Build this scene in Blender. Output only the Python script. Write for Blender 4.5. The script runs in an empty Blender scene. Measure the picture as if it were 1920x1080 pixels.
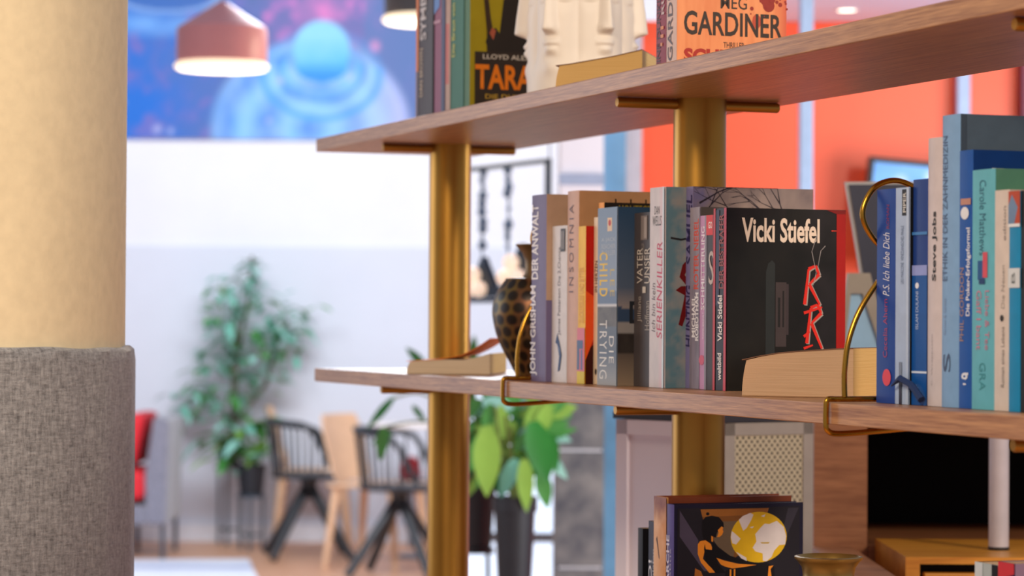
import bpy, bmesh, math, random
from mathutils import Vector, Matrix
random.seed(7)
sc = bpy.context.scene
COL = sc.collection
PI = math.pi

# ------------------------------------------------------------------ colour helpers
def lin(h):
    h = h.lstrip('#')
    o = []
    for i in (0, 2, 4):
        c = int(h[i:i + 2], 16) / 255
        o.append(c / 12.92 if c <= .04045 else ((c + .055) / 1.055) ** 2.4)
    return o

# ------------------------------------------------------------------ camera
ZC = 1.35                                   # eye height above the floor
cam_d = bpy.data.cameras.new('camera')
cam = bpy.data.objects.new('camera', cam_d)
COL.objects.link(cam)
cam_d.sensor_width = 36
cam_d.lens = 36 * 5000 / 1920
cam_d.clip_start = .05
cam.matrix_world = Matrix.Translation((0, 0, ZC)) @ Matrix.Rotation(PI / 2 + .0121, 4, 'X') @ Matrix.Rotation(.0063, 4, 'Z')
cam_d.dof.use_dof = True
cam_d.dof.focus_distance = 2.95
cam_d.dof.aperture_fstop = 6.9
sc.camera = cam

# ------------------------------------------------------------------ world and lights
wd = bpy.data.worlds.new('world')
sc.world = wd
wd.use_nodes = True
bg = wd.node_tree.nodes['Background']
bg.inputs[0].default_value = (.80, .82, 1.0, 1)
bg.inputs[1].default_value = .42
sc.view_settings.view_transform = 'Standard'
sc.view_settings.look = 'None'
sc.view_settings.exposure = 0.0
sc.view_settings.gamma = 1.0

def area(name, loc, target, size, power, color, size_y=None):
    l = bpy.data.lights.new(name, 'AREA')
    l.energy = power
    l.color = color
    l.size = size
    if size_y:
        l.shape = 'RECTANGLE'
        l.size_y = size_y
    o = bpy.data.objects.new(name, l)
    COL.objects.link(o)
    o.location = loc
    o.rotation_euler = (Vector(target) - Vector(loc)).to_track_quat('-Z', 'Y').to_euler()
    return o

area('window_daylight_left', (-3.6, 5.6, 1.9), (0.1, 3.4, 1.3), 3.0, 46, (.86, .92, 1.0), 2.2)
area('ceiling_lamp_warm', (-1.0, .3, 2.9), (-.2, 3.2, 1.3), .7, 62, (1.0, .80, .55))
area('warm_fill_right', (2.2, 1.2, 2.7), (.2, 3.2, 1.3), .4, 55, (1.0, .84, .64))  # unseen warm light, added for the bright streak on the gold posts
area('back_wall_fill', (-.8, 10.4, 3.7), (-.9, 16.2, .9), 4.0, 345, (.88, .94, 1.0), 1.2)  # unseen area light above the view, added to brighten the back wall
area('rim_fill_back', (-.1, 11.2, 3.5), (-.5, 3.4, 1.3), 2.0, 130, (.86, .92, 1.0), 1.0)  # added rim light for the column wrap, no window stands here
area('orange_wall_fill', (2.7, 5.2, 1.3), (1.0, 8.2, 2.0), 1.4, 94, (.94, .95, 1.0))  # unseen fill added to brighten the orange wall and dropped ceiling

# ------------------------------------------------------------------ materials
_mats = {}
def M(name, col, rough=.5, metal=0., vary=.06, scale=30., bump=0., spec=.5, coat=0.):
    if name in _mats:
        return _mats[name]
    m = bpy.data.materials.new(name)
    m.use_nodes = True
    t = m.node_tree
    b = t.nodes['Principled BSDF']
    c = lin(col) if isinstance(col, str) else list(col)
    tc = t.nodes.new('ShaderNodeTexCoord')
    nz = t.nodes.new('ShaderNodeTexNoise')
    nz.inputs['Scale'].default_value = scale
    nz.inputs['Detail'].default_value = 3
    t.links.new(tc.outputs['Object'], nz.inputs['Vector'])
    rp = t.nodes.new('ShaderNodeValToRGB')
    rp.color_ramp.elements[0].position = .3
    rp.color_ramp.elements[1].position = .7
    rp.color_ramp.elements[0].color = [max(0, x * (1 - vary)) for x in c] + [1]
    rp.color_ramp.elements[1].color = [min(1, x * (1 + vary)) for x in c] + [1]
    t.links.new(nz.outputs['Fac'], rp.inputs['Fac'])
    t.links.new(rp.outputs['Color'], b.inputs['Base Color'])
    b.inputs['Roughness'].default_value = rough
    b.inputs['Metallic'].default_value = metal
    b.inputs['Specular IOR Level'].default_value = spec
    b.inputs['Coat Weight'].default_value = coat
    if bump:
        bp = t.nodes.new('ShaderNodeBump')
        bp.inputs['Strength'].default_value = bump
        bp.inputs['Distance'].default_value = .002
        t.links.new(nz.outputs['Fac'], bp.inputs['Height'])
        t.links.new(bp.outputs['Normal'], b.inputs['Normal'])
    _mats[name] = m
    return m

def C(hexcol, rough=.42):                   # printed card in one colour
    return M('card_' + hexcol.strip('#'), hexcol, rough, vary=.05, scale=60, spec=.22)

def emit(name, col, strength, base=(.8, .8, .8)):
    if name in _mats:
        return _mats[name]
    m = bpy.data.materials.new(name)
    m.use_nodes = True
    b = m.node_tree.nodes['Principled BSDF']
    b.inputs['Base Color'].default_value = (*base, 1)
    b.inputs['Emission Color'].default_value = (*lin(col), 1)
    b.inputs['Emission Strength'].default_value = strength
    _mats[name] = m
    return m

def printed(name='printed_art', rough=.35):  # a print: colour comes from the mesh's own colour layer
    if name in _mats:
        return _mats[name]
    m = bpy.data.materials.new(name)
    m.use_nodes = True
    t = m.node_tree
    a = t.nodes.new('ShaderNodeVertexColor')
    a.layer_name = 'print'
    t.links.new(a.outputs['Color'], t.nodes['Principled BSDF'].inputs['Base Color'])
    t.nodes['Principled BSDF'].inputs['Roughness'].default_value = rough
    t.nodes['Principled BSDF'].inputs['Specular IOR Level'].default_value = .22
    _mats[name] = m
    return m

def wood(name, c1, c2, axis='Y', rough=.38, stretch=14., scale=9., fine=.5):
    if name in _mats:
        return _mats[name]
    m = bpy.data.materials.new(name)
    m.use_nodes = True
    t = m.node_tree
    b = t.nodes['Principled BSDF']
    tc = t.nodes.new('ShaderNodeTexCoord')
    mp = t.nodes.new('ShaderNodeMapping')
    s = {'X': (1, stretch, stretch), 'Y': (stretch, 1, stretch), 'Z': (stretch, stretch, 1)}[axis]
    mp.inputs['Scale'].default_value = s
    t.links.new(tc.outputs['Object'], mp.inputs['Vector'])
    n1 = t.nodes.new('ShaderNodeTexNoise')
    n1.inputs['Scale'].default_value = scale
    n1.inputs['Detail'].default_value = 6
    n1.inputs['Distortion'].default_value = .6
    t.links.new(mp.outputs['Vector'], n1.inputs['Vector'])
    n2 = t.nodes.new('ShaderNodeTexNoise')
    n2.inputs['Scale'].default_value = scale * 4
    n2.inputs['Detail'].default_value = 4
    t.links.new(mp.outputs['Vector'], n2.inputs['Vector'])
    mx = t.nodes.new('ShaderNodeMix')
    mx.inputs['Factor'].default_value = fine
    t.links.new(n1.outputs['Fac'], mx.inputs[2])
    t.links.new(n2.outputs['Fac'], mx.inputs[3])
    rp = t.nodes.new('ShaderNodeValToRGB')
    rp.color_ramp.elements[0].position = .36
    rp.color_ramp.elements[1].position = .64
    rp.color_ramp.elements[0].color = (*lin(c1), 1)
    rp.color_ramp.elements[1].color = (*lin(c2), 1)
    t.links.new(mx.outputs[0], rp.inputs['Fac'])
    t.links.new(rp.outputs['Color'], b.inputs['Base Color'])
    b.inputs['Roughness'].default_value = rough
    bp = t.nodes.new('ShaderNodeBump')
    bp.inputs['Strength'].default_value = .12
    bp.inputs['Distance'].default_value = .001
    t.links.new(mx.outputs[0], bp.inputs['Height'])
    t.links.new(bp.outputs['Normal'], b.inputs['Normal'])
    _mats[name] = m
    return m

def fabric(name, c1, c2, s=1.):
    m = bpy.data.materials.new(name)
    m.use_nodes = True
    t = m.node_tree
    b = t.nodes['Principled BSDF']
    tc = t.nodes.new('ShaderNodeTexCoord')
    fac = []
    for sx, sy, scl in ((1, 6, 70), (6, 1, 60), (2, 2, 75)):
        mp = t.nodes.new('ShaderNodeMapping')
        mp.inputs['Scale'].default_value = (sx, sx, sy)
        t.links.new(tc.outputs['Object'], mp.inputs['Vector'])
        n = t.nodes.new('ShaderNodeTexNoise')
        n.inputs['Scale'].default_value = scl * s
        n.inputs['Detail'].default_value = 5
        n.inputs['Roughness'].default_value = .7
        t.links.new(mp.outputs['Vector'], n.inputs['Vector'])
        fac.append(n)
    a = t.nodes.new('ShaderNodeMath'); a.operation = 'ADD'
    t.links.new(fac[0].outputs['Fac'], a.inputs[0]); t.links.new(fac[1].outputs['Fac'], a.inputs[1])
    a2 = t.nodes.new('ShaderNodeMath'); a2.operation = 'ADD'
    t.links.new(a.outputs[0], a2.inputs[0]); t.links.new(fac[2].outputs['Fac'], a2.inputs[1])
    a3 = t.nodes.new('ShaderNodeMath'); a3.operation = 'DIVIDE'; a3.inputs[1].default_value = 3
    t.links.new(a2.outputs[0], a3.inputs[0])
    rp = t.nodes.new('ShaderNodeValToRGB')
    rp.color_ramp.elements[0].position = .37
    rp.color_ramp.elements[1].position = .63
    rp.color_ramp.elements[0].color = (*lin(c1), 1)
    rp.color_ramp.elements[1].color = (*lin(c2), 1)
    t.links.new(a3.outputs[0], rp.inputs['Fac'])
    t.links.new(rp.outputs['Color'], b.inputs['Base Color'])
    b.inputs['Roughness'].default_value = .95
    b.inputs['Sheen Weight'].default_value = .5
    bp = t.nodes.new('ShaderNodeBump')
    bp.inputs['Strength'].default_value = .7
    bp.inputs['Distance'].default_value = .004
    t.links.new(a3.outputs[0], bp.inputs['Height'])
    t.links.new(bp.outputs['Normal'], b.inputs['Normal'])
    return m

def pages(name, c1, c2):
    m = bpy.data.materials.new(name)
    m.use_nodes = True
    t = m.node_tree
    b = t.nodes['Principled BSDF']
    tc = t.nodes.new('ShaderNodeTexCoord')
    mp = t.nodes.new('ShaderNodeMapping')
    mp.inputs['Scale'].default_value = (9, 9, 1500)
    n = t.nodes.new('ShaderNodeTexNoise')
    n.inputs['Scale'].default_value = 1
    n.inputs['Detail'].default_value = 4
    t.links.new(tc.outputs['Object'], mp.inputs['Vector'])
    t.links.new(mp.outputs['Vector'], n.inputs['Vector'])
    rp = t.nodes.new('ShaderNodeValToRGB')
    rp.color_ramp.elements[0].position = .25
    rp.color_ramp.elements[1].position = .6
    rp.color_ramp.elements[0].color = (*lin(c1), 1)
    rp.color_ramp.elements[1].color = (*lin(c2), 1)
    t.links.new(n.outputs['Fac'], rp.inputs['Fac'])
    t.links.new(rp.outputs['Color'], b.inputs['Base Color'])
    b.inputs['Roughness'].default_value = .8
    bp = t.nodes.new('ShaderNodeBump')
    bp.inputs['Strength'].default_value = .4
    bp.inputs['Distance'].default_value = .0006
    t.links.new(n.outputs['Fac'], bp.inputs['Height'])
    t.links.new(bp.outputs['Normal'], b.inputs['Normal'])
    return m

# ------------------------------------------------------------------ mesh helpers
def link(name, bm, mat, parent=None, smooth=None, bevel=0.):
    me = bpy.data.meshes.new(name)
    bm.normal_update()
    bm.to_mesh(me)
    bm.free()
    for m in (mat if isinstance(mat, (list, tuple)) else [mat]):
        me.materials.append(m)
    o = bpy.data.objects.new(name, me)
    COL.objects.link(o)
    if parent is not None:
        o.parent = parent
    if smooth is not None:
        for p in me.polygons:
            p.use_smooth = True
        if smooth < 3:
            me.set_sharp_from_angle(angle=smooth)
    if bevel:
        mo = o.modifiers.new('edge', 'BEVEL')
        mo.width = bevel
        mo.segments = 2
        mo.limit_method = 'ANGLE'
    return o

def box(bm, a, b, mi=0):
    x0, y0, z0 = a
    x1, y1, z1 = b
    v = [bm.verts.new(p) for p in ((x0, y0, z0), (x1, y0, z0), (x1, y1, z0), (x0, y1, z0), (x0, y0, z1), (x1, y0, z1), (x1, y1, z1), (x0, y1, z1))]
    for f in ((0, 3, 2, 1), (4, 5, 6, 7), (0, 1, 5, 4), (1, 2, 6, 5), (2, 3, 7, 6), (3, 0, 4, 7)):
        fc = bm.faces.new([v[i] for i in f])
        fc.material_index = mi
    return v

def lathe(bm, prof, n=32, c=(0, 0, 0), cap=(True, True), mi=0):
    rings = []
    for r, z in prof:
        rings.append([bm.verts.new((c[0] + r * math.cos(2 * PI * i / n), c[1] + r * math.sin(2 * PI * i / n), c[2] + z)) for i in range(n)])
    for a, b in zip(rings, rings[1:]):
        for i in range(n):
            f = bm.faces.new((a[i], a[(i + 1) % n], b[(i + 1) % n], b[i]))
            f.material_index = mi
    if cap[0]:
        bm.faces.new(list(reversed(rings[0]))).material_index = mi
    if cap[1]:
        bm.faces.new(rings[-1]).material_index = mi

def tube(bm, pts, r, n=10, closed=False, mi=0):
    pts = [Vector(p) for p in pts]
    rs = r if isinstance(r, (list, tuple)) else [r] * len(pts)
    N = len(pts)
    rings = []
    ref = None
    for i, p in enumerate(pts):
        if closed:
            t = (pts[(i + 1) % N] - pts[i - 1])
        else:
            t = pts[min(i + 1, N - 1)] - pts[max(i - 1, 0)]
        t.normalize()
        if ref is None:
            ref = Vector((0, 0, 1)) if abs(t.z) < .9 else Vector((1, 0, 0))
        s = ref - t * ref.dot(t)
        s.normalize()
        ref = s
        q = t.cross(s)
        rings.append([bm.verts.new(p + (s * math.cos(2 * PI * k / n) + q * math.sin(2 * PI * k / n)) * rs[i]) for k in range(n)])
    for i in range(N if closed else N - 1):
        a, b = rings[i], rings[(i + 1) % N]
        for k in range(n):
            bm.faces.new((a[k], a[(k + 1) % n], b[(k + 1) % n], b[k])).material_index = mi
    if not closed:
        bm.faces.new(list(reversed(rings[0]))).material_index = mi
        bm.faces.new(rings[-1]).material_index = mi

def smooth_path(pts, sub=6, closed=False):
    P = [Vector(p) for p in pts]
    n = len(P)
    out = []
    for i in range(n if closed else n - 1):
        p1, p2 = P[i], P[(i + 1) % n]
        p0 = P[i - 1] if (closed or i > 0) else p1
        p3 = P[(i + 2) % n] if (closed or i + 2 < n) else p2
        for k in range(sub):
            t = k / sub
            out.append(.5 * ((2 * p1) + (p2 - p0) * t + (2 * p0 - 5 * p1 + 4 * p2 - p3) * t * t + (3 * p1 - p0 - 3 * p2 + p3) * t ** 3))
    if not closed:
        out.append(P[-1])
    return out

def ball(bm, c, r, u=16, v=10, mi=0, sz=1.):
    lathe(bm, [(max(1e-4, r * math.sin(PI * j / v)), -r * sz * math.cos(PI * j / v)) for j in range(v + 1)], u, c, mi=mi)

def empty(name, loc, rz=0., label=None, cat=None, group=None):
    o = bpy.data.objects.new(name, None)
    o.empty_display_size = .05
    COL.objects.link(o)
    o.location = loc
    o.rotation_euler = (0, 0, rz)
    tag(o, label, cat, group)
    return o

def tag(o, label=None, cat=None, group=None, kind=None):
    if label: o['label'] = label
    if cat: o['category'] = cat
    if group: o['group'] = group
    if kind: o['kind'] = kind
    return o

def struct(o, label, cat):
    return tag(o, label, cat, kind='structure')

def copy_tree(o, parent=None):
    c = o.copy()
    COL.objects.link(c)
    if parent is not None:
        c.parent = parent
    for ch in o.children:
        copy_tree(ch, c)
    return c

# lettering: the built-in font turned into a mesh and fitted to a rectangle on a face
def glyphs(body, bold=0., shear=0., space=1.):
    cu = bpy.data.curves.new('glyphs', 'FONT')
    cu.body = body
    cu.size = 1
    cu.offset = bold
    cu.shear = shear
    cu.space_character = space
    cu.resolution_u = 3
    cu.align_x = 'LEFT'
    o = bpy.data.objects.new('glyphs', cu)
    COL.objects.link(o)
    dg = bpy.context.evaluated_depsgraph_get()
    me = bpy.data.meshes.new_from_object(o.evaluated_get(dg))
    bpy.data.objects.remove(o)
    bpy.data.curves.remove(cu)
    return me

FR = {'front': (Vector((0, -.0004, 0)), Vector((1, 0, 0)), Vector((0, 0, 1)))}
def frame_of(face, T):
    if face == 'front':
        return FR['front']
    return Vector((-.0004, T, 0)), Vector((0, -1, 0)), Vector((0, 0, 1))

def write(parent, name, body, frame, rect, col, rot=0, bold=.0, shear=0., space=1., lift=0., rough=.4):
    me = glyphs(body, bold, shear, space)
    if not me.vertices:
        return None
    xs = [v.co.x for v in me.vertices]
    ys = [v.co.y for v in me.vertices]
    ax, bx, ay, by = min(xs), max(xs), min(ys), max(ys)
    O, R, U = frame
    nrm = R.cross(U)
    x0, y0, x1, y1 = rect
    for v in me.vertices:
        s = (v.co.x - ax) / max(1e-6, bx - ax)
        t = (v.co.y - ay) / max(1e-6, by - ay)
        if rot == 90:                        # reads from bottom to top
            s, t = 1 - t, s
        elif rot == -90:                     # reads from top to bottom
            s, t = t, 1 - s
        v.co = O + R * (x0 + (x1 - x0) * s) + U * (y0 + (y1 - y0) * t) + nrm * lift
    me.materials.clear()
    me.materials.append(C(col, rough))
    me.name = name
    o = bpy.data.objects.new(name, me)
    COL.objects.link(o)
    o.parent = parent
    return o

def patch(parent, name, frame, polys, lift=.0001):
    """flat printed shapes: polys = [(points, colour)], later ones lie on top"""
    O, R, U = frame
    nrm = R.cross(U)
    bm = bmesh.new()
    mats = []
    stp = min(.00006, .0003 / max(1, len(polys)))
    for i, (pts, col) in enumerate(polys):
        m = C(col)
        if m not in mats:
            mats.append(m)
        vs = [bm.verts.new(O + R * p[0] + U * p[1] + nrm * (lift + i * stp)) for p in pts]
        f = bm.faces.new(vs)
        f.material_index = mats.index(m)
    bm.normal_update()
    bmesh.ops.triangulate(bm, faces=bm.faces[:])
    return link(name, bm, mats, parent)

def disc(cx, cy, rx, ry=None, n=28, a0=0., a1=2 * PI):
    ry = rx if ry is None else ry
    return [(cx + rx * math.cos(a0 + (a1 - a0) * i / n), cy + ry * math.sin(a0 + (a1 - a0) * i / n)) for i in range(n)]

def rect(x0, y0, x1, y1):
    return [(x0, y0), (x1, y0), (x1, y1), (x0, y1)]

def art(parent, name, frame, r, fn, nx, ny, lift=.0001, mat=None):
    """a print with soft colour changes: fn(s, t) -> hex or linear rgb"""
    O, R, U = frame
    nrm = R.cross(U)
    x0, y0, x1, y1 = r
    bm = bmesh.new()
    lay = bm.loops.layers.float_color.new('print')
    vs = [[bm.verts.new(O + R * (x0 + (x1 - x0) * i / nx) + U * (y0 + (y1 - y0) * j / ny) + nrm * lift) for i in range(nx + 1)] for j in range(ny + 1)]
    cs = [[fn(i / nx, j / ny) for i in range(nx + 1)] for j in range(ny + 1)]
    for j in range(ny):
        for i in range(nx):
            f = bm.faces.new((vs[j][i], vs[j][i + 1], vs[j + 1][i + 1], vs[j + 1][i]))
            for l, (a, b) in zip(f.loops, ((j, i), (j, i + 1), (j + 1, i + 1), (j + 1, i))):
                c = cs[a][b]
                l[lay] = (c[0], c[1], c[2], 1)
    return link(name, bm, mat or printed(), parent)

def mixc(a, b, t):
    t = max(0, min(1, t))
    return [x + (y - x) * t for x, y in zip(a, b)]

def hashn(x, y):                            # smooth value noise
    def h(i, j):
        n = math.sin(i * 127.1 + j * 311.7) * 43758.5453
        return n - math.floor(n)
    i, j = math.floor(x), math.floor(y)
    fx, fy = x - i, y - j
    fx, fy = fx * fx * (3 - 2 * fx), fy * fy * (3 - 2 * fy)
    return (h(i, j) * (1 - fx) + h(i + 1, j) * fx) * (1 - fy) + (h(i, j + 1) * (1 - fx) + h(i + 1, j + 1) * fx) * fy

def fbm(x, y):
    return .55 * hashn(x, y) + .28 * hashn(2.1 * x + 9, 2.1 * y) + .17 * hashn(4.3 * x, 4.3 * y + 5)

# ------------------------------------------------------------------ the setting
GOLD = M('brushed_gold_paint', '#b08034', .34, .85, vary=.05, scale=12)
WHITE = M('white_plaster', '#e9ebf2', .8, vary=.02, scale=3)

bm = bmesh.new(); box(bm, (-6, -4, -.1), (6, 16.4, 0))
struct(link('floor', bm, wood('oak_floor', '#c98f6c', '#e8b592', 'X', .4, 12, 3)), 'pale orange oak floor', 'floor')
bm = bmesh.new(); box(bm, (-6, 16.2, 0), (6, 16.4, 4.6))
struct(link('wall_back', bm, WHITE), 'white back wall', 'wall')
bm = bmesh.new(); box(bm, (-6, 16.185, .105), (6, 16.199, 1.79))
struct(link('trim_1', bm, M('lower_wall_paint', '#d9deea', .75, vary=.02, scale=3)), 'pale grey painted lower part of the back wall', 'wall panel')
bm = bmesh.new(); box(bm, (-6, 16.16, 0), (6, 16.2, .105))
struct(link('baseboard_back', bm, M('baseboard_white', '#e6e8f0', .6)), 'white baseboard of the back wall', 'baseboard')

# round column with its padded fabric wrap
cx, cy = -.7945, 3.35
bm = bmesh.new(); lathe(bm, [(.306, 0), (.306, 4.2)], 96, (cx, cy, 0))
struct(link('wall_column', bm, M('cream_plaster', '#e6d5b0', .85, vary=.05, scale=55, bump=.35), smooth=.6), 'cream plastered round column', 'column')
bm = bmesh.new()
n = 160
prof = [(.3062, .25), (.317, .255), (.319, .27), (.319, .6), (.319, 1.0), (.3188, 1.296), (.317, 1.3095), (.312, 1.314), (.3062, 1.3142)]
rings = []
for k, (r, z) in enumerate(prof):
    ring = []
    for i in range(n):
        a = 2 * PI * i / n
        dz = .0012 * math.sin(5 * a) + .0008 * math.sin(17 * a) if k > 4 else 0
        step = .0022 if (k > 4 and math.cos(a - math.radians(-66)) > .978) else 0
        dr = .0010 * math.sin(23 * a + 3) * (1 if 2 <= k <= 6 else 0)
        ring.append(bm.verts.new((cx + (r + dr) * math.cos(a), cy + (r + dr) * math.sin(a), z + dz + step)))
    rings.append(ring)
for a, b in zip(rings, rings[1:]):
    for i in range(n):
        bm.faces.new((a[i], a[(i + 1) % n], b[(i + 1) % n], b[i]))
tag(link('column_wrap', bm, fabric('grey_wool', '#4a4a4d', '#a8a8aa', .85), smooth=.7), 'padded grey wool wrap around the cream round column', 'fabric wrap')

# stone pillar, its pale upper part and the glazed strip beside it
def stone_mat():
    m = bpy.data.materials.new('grey_stone')
    m.use_nodes = True
    t = m.node_tree
    b = t.nodes['Principled BSDF']
    tc = t.nodes.new('ShaderNodeTexCoord')
    nz = t.nodes.new('ShaderNodeTexNoise')
    nz.inputs['Scale'].default_value = 14
    nz.inputs['Detail'].default_value = 8
    t.links.new(tc.outputs['Object'], nz.inputs['Vector'])
    rp = t.nodes.new('ShaderNodeValToRGB')
    rp.color_ramp.elements[0].position = .35; rp.color_ramp.elements[0].color = (*lin('#5a5b63'), 1)
    rp.color_ramp.elements[1].position = .7; rp.color_ramp.elements[1].color = (*lin('#8e8b8a'), 1)
    t.links.new(nz.outputs['Fac'], rp.inputs['Fac'])
    t.links.new(rp.outputs['Color'], b.inputs['Base Color'])
    b.inputs['Roughness'].default_value = .85
    return m
bm = bmesh.new()
for k in range(4):
    box(bm, (.128, 7.5, .33 * k), (.262, 8.1, .33 * k + .322))
struct(link('trim_2', bm, stone_mat()), 'grey stone blocks cladding the lower pillar', 'pillar cladding')
bm = bmesh.new(); box(bm, (.136, 7.51, 0), (.256, 8.1, 4.6))
struct(link('wall_pillar', bm, M('pillar_white', '#f1eef6', .7, vary=.03, scale=4)), 'white upper part of the stone clad pillar', 'pillar')
bm = bmesh.new(); box(bm, (.13, 7.495, 1.732), (.258, 7.512, 1.764))
struct(link('trim_3', bm, M('grey_band', '#a4b2cd', .6)), 'grey blue band across the white pillar', 'trim')
bm = bmesh.new(); box(bm, (.262, 7.9, 0), (.335, 7.95, 4.0))
struct(link('window_1', bm, M('blue_frosted_glass', '#78b0d6', .25, vary=.22, scale=5)), 'narrow blue frosted glass strip beside the pillar', 'window')
bm = bmesh.new(); box(bm, (.335, 7.93, 0), (.384, 8.2, 4.0))
struct(link('trim_4', bm, M('grey_metal_frame', '#c4c4cf', .4, .2)), 'grey metal edge frame of the orange wall', 'frame')

# orange wall, its mullions and the dropped ceiling before it
bm = bmesh.new(); box(bm, (.384, 8.2, 0), (1.553, 8.35, 2.274))
struct(link('wall_right', bm, M('orange_lacquer', '#ff6038', .3, vary=.06, scale=2.2)), 'glossy orange wall', 'wall')
bm = bmesh.new(); box(bm, (1.553, 8.12, 0), (1.578, 8.35, 2.274))
struct(link('trim_5', bm, M('maroon_edge', '#6d3148', .5)), 'maroon edge at the right end of the orange wall', 'trim')
bm = bmesh.new(); box(bm, (1.578, 8.2, 0), (3.2, 8.35, 2.6))
struct(link('wall_right_far', bm, M('mauve_paint', '#c9a2c8', .7)), 'mauve wall right of the orange wall', 'wall')
for i, (xa, xb, yy) in enumerate(((.878, .918, 7.2), (1.354, 1.394, 8.12))):
    z1 = 3.2 if i == 0 else 2.274
    if i == 0:
        s = 7.2 / 8.15
        xa, xb = xa * s, xb * s
    bm = bmesh.new(); box(bm, (xa, yy, 0), (xb, yy + .05, z1))
    struct(link('trim_%d' % (6 + i), bm, M('pale_mullion', '#9db6d8', .4, .2), bevel=.003), ('pale blue metal mullion standing before the orange wall', 'pale metal mullion at the right of the orange wall')[i], 'mullion')
bm = bmesh.new(); box(bm, (.45, 7.3, 2.276), (3.2, 8.35, 2.40))
struct(link('ceiling', bm, M('lavender_ceiling', '#e6e8fc', .7, vary=.02, scale=2)), 'lavender white dropped ceiling over the orange wall', 'ceiling')
dl = empty('downlight', (.985, 7.88, 2.276), 0, 'round recessed downlight glowing in the lavender ceiling', 'ceiling light')
bm = bmesh.new(); lathe(bm, [(.028, -.004), (.034, -.004), (.034, .0), (.028, 0)], 28, cap=(False, False))
link('trim_ring', bm, M('white_metal', '#f2f0ee', .4), dl)
bm = bmesh.new(); lathe(bm, [(.028, -.003), (.028, 0)], 28)
link('diffuser', bm, emit('warm_lamp_glow', '#fff1d8', 4.0), dl)

# bright glazing behind the plants
wn = bpy.data.objects.new('window_2', None); COL.objects.link(wn); wn.location = (-.02, 11.2, 0)
struct(wn, 'daylit window behind the broad leaved plants', 'window')
bm = bmesh.new()
for x in (-.26, .02, .22, .40):
    box(bm, (x, -.02, 0), (x + .03, .03, 1.12))
for z in (0, .42, 1.06):
    box(bm, (-.26, -.02, z), (.43, .03, z + .04))
link('window_frame', bm, M('window_frame_grey', '#4a5058', .5), wn)
bm = bmesh.new(); box(bm, (-.25, .0, .02), (.42, .01, 1.1))
link('pane', bm, emit('daylight_pane', '#d6e4fb', 1.5, (.2, .25, .3)), wn)

# ------------------------------------------------------------------ mural
def mural(s, t):
    # s,t in 0..1 over 3.1 m x 1.45 m; picture pixels of the photo grow at 316 px/m
    x = (s * 3.1) * 316 + 60        # 60 .. 1040
    y = 265 - (t * 1.45) * 316
    n = fbm(x / 70, y / 70)
    n2 = fbm(x / 28 + 40, y / 28)
    base = mixc(lin('#1f6fd0'), lin('#5a6fa8'), (x - 260) / 260 + (n - .5) * .8)
    base = mixc(base, lin('#7d6fb8'), max(0, n2 - .52) * 2.6)
    if y < 70 and 240 < x < 470:
        base = mixc(base, lin('#74aef0'), max(0, .8 - abs(y - 45 + (x - 300) * -.05) / 40) * n * 1.6)
    # purple and pink upper right
    if x > 520:
        base = mixc(base, lin('#8a6db0'), (1 - abs(x - 640) / 160) * n * 1.2)
        base = mixc(base, lin('#d77fc0'), max(0, 1 - math.hypot((x - 640) / 70, (y - 15) / 38)) * 1.6 * n2 + (max(0, n2 - .62) * 3 if y < 90 else 0))
    if x > 720:
        base = mixc(base, lin('#5a78b0'), .7)
        base = mixc(base, lin('#c78fc0'), max(0, 1 - math.hypot((x - 742) / 14, (y - 85) / 16)) * 1.4)
    # big rounded blue form
    d = math.hypot((x - 620) / 198, (y - 245) / 178)
    if d < 1 and y > 40:
        body = mixc(lin('#7fc0f6'), lin('#3f86dc'), .5 + .5 * math.sin(d * 16 + n * 2))
        body = mixc(body, lin('#c6c3f2'), max(0, (x - 690) / 110) * (.6 + .4 * n))
        body = mixc(body, lin('#aecdf6'), n2 * .5)
        base = mixc(base, body, min(1, (1 - d) * 9))
    # rings round the knob
    for (rx, ry, cy_, w, col) in ((112, 84, 140, .11, '#4aa2ea'), (97, 70, 136, .09, '#8ccdf8'), (80, 56, 132, .10, '#3d97e4'), (70, 46, 128, .1, '#6cbcf4')):
        q = math.hypot((x - 640) / rx, (y - cy_) / ry)
        base = mixc(base, lin(col), max(0, 1 - abs(q - 1) / w) * (.95 if y > cy_ - 14 else .35))
    q = math.hypot((x - 640) / 54, (y - 92) / 56)
    q2 = math.hypot((x - 640) / 52, (y - 122) / 32)
    if q < 1.06 or q2 < 1.0:
        c = mixc(lin('#5fbcf2'), lin('#8fd4fa'), (120 - y) / 80 + (n - .5))
        if y > 112: c = mixc(c, lin('#2f8fe0'), (y - 112) / 30)
        base = mixc(base, c, min(1, (1.06 - min(q, q2)) * 9))
    # another ring at the top left
    q = math.hypot((x - 345) / 98, (y + 12) / 32)
    base = mixc(base, lin('#8fb4e4'), max(0, 1 - abs(q - 1) / .16) * .9)
    if q < .9: base = mixc(base, lin('#3a69b0'), .7)
    for (bx, by, br) in ((352, 250, 9), (326, 246, 12), (560, 152, 11), (695, 145, 10), (540, 228, 8), (258, 196, 9)):
        base = mixc(base, lin('#b9c0ea'), max(0, 1 - math.hypot(x - bx, y - by) / br) * .9)
    return base
mu = empty('mural', (-3.0, 16.16, 2.436), 0, 'large blue and violet abstract mural panel with rings on the back wall', 'mural')
bm = bmesh.new(); box(bm, (0, 0, 0), (3.1, .035, 1.45))
link('panel', bm, M('mural_board', '#c9ccda', .6), mu)
art(mu, 'print', (Vector((0, -.001, 0)), Vector((1, 0, 0)), Vector((0, 0, 1))), (0, 0, 3.1, 1.45), mural, 220, 110, mat=printed('mural_print', .5))

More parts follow.
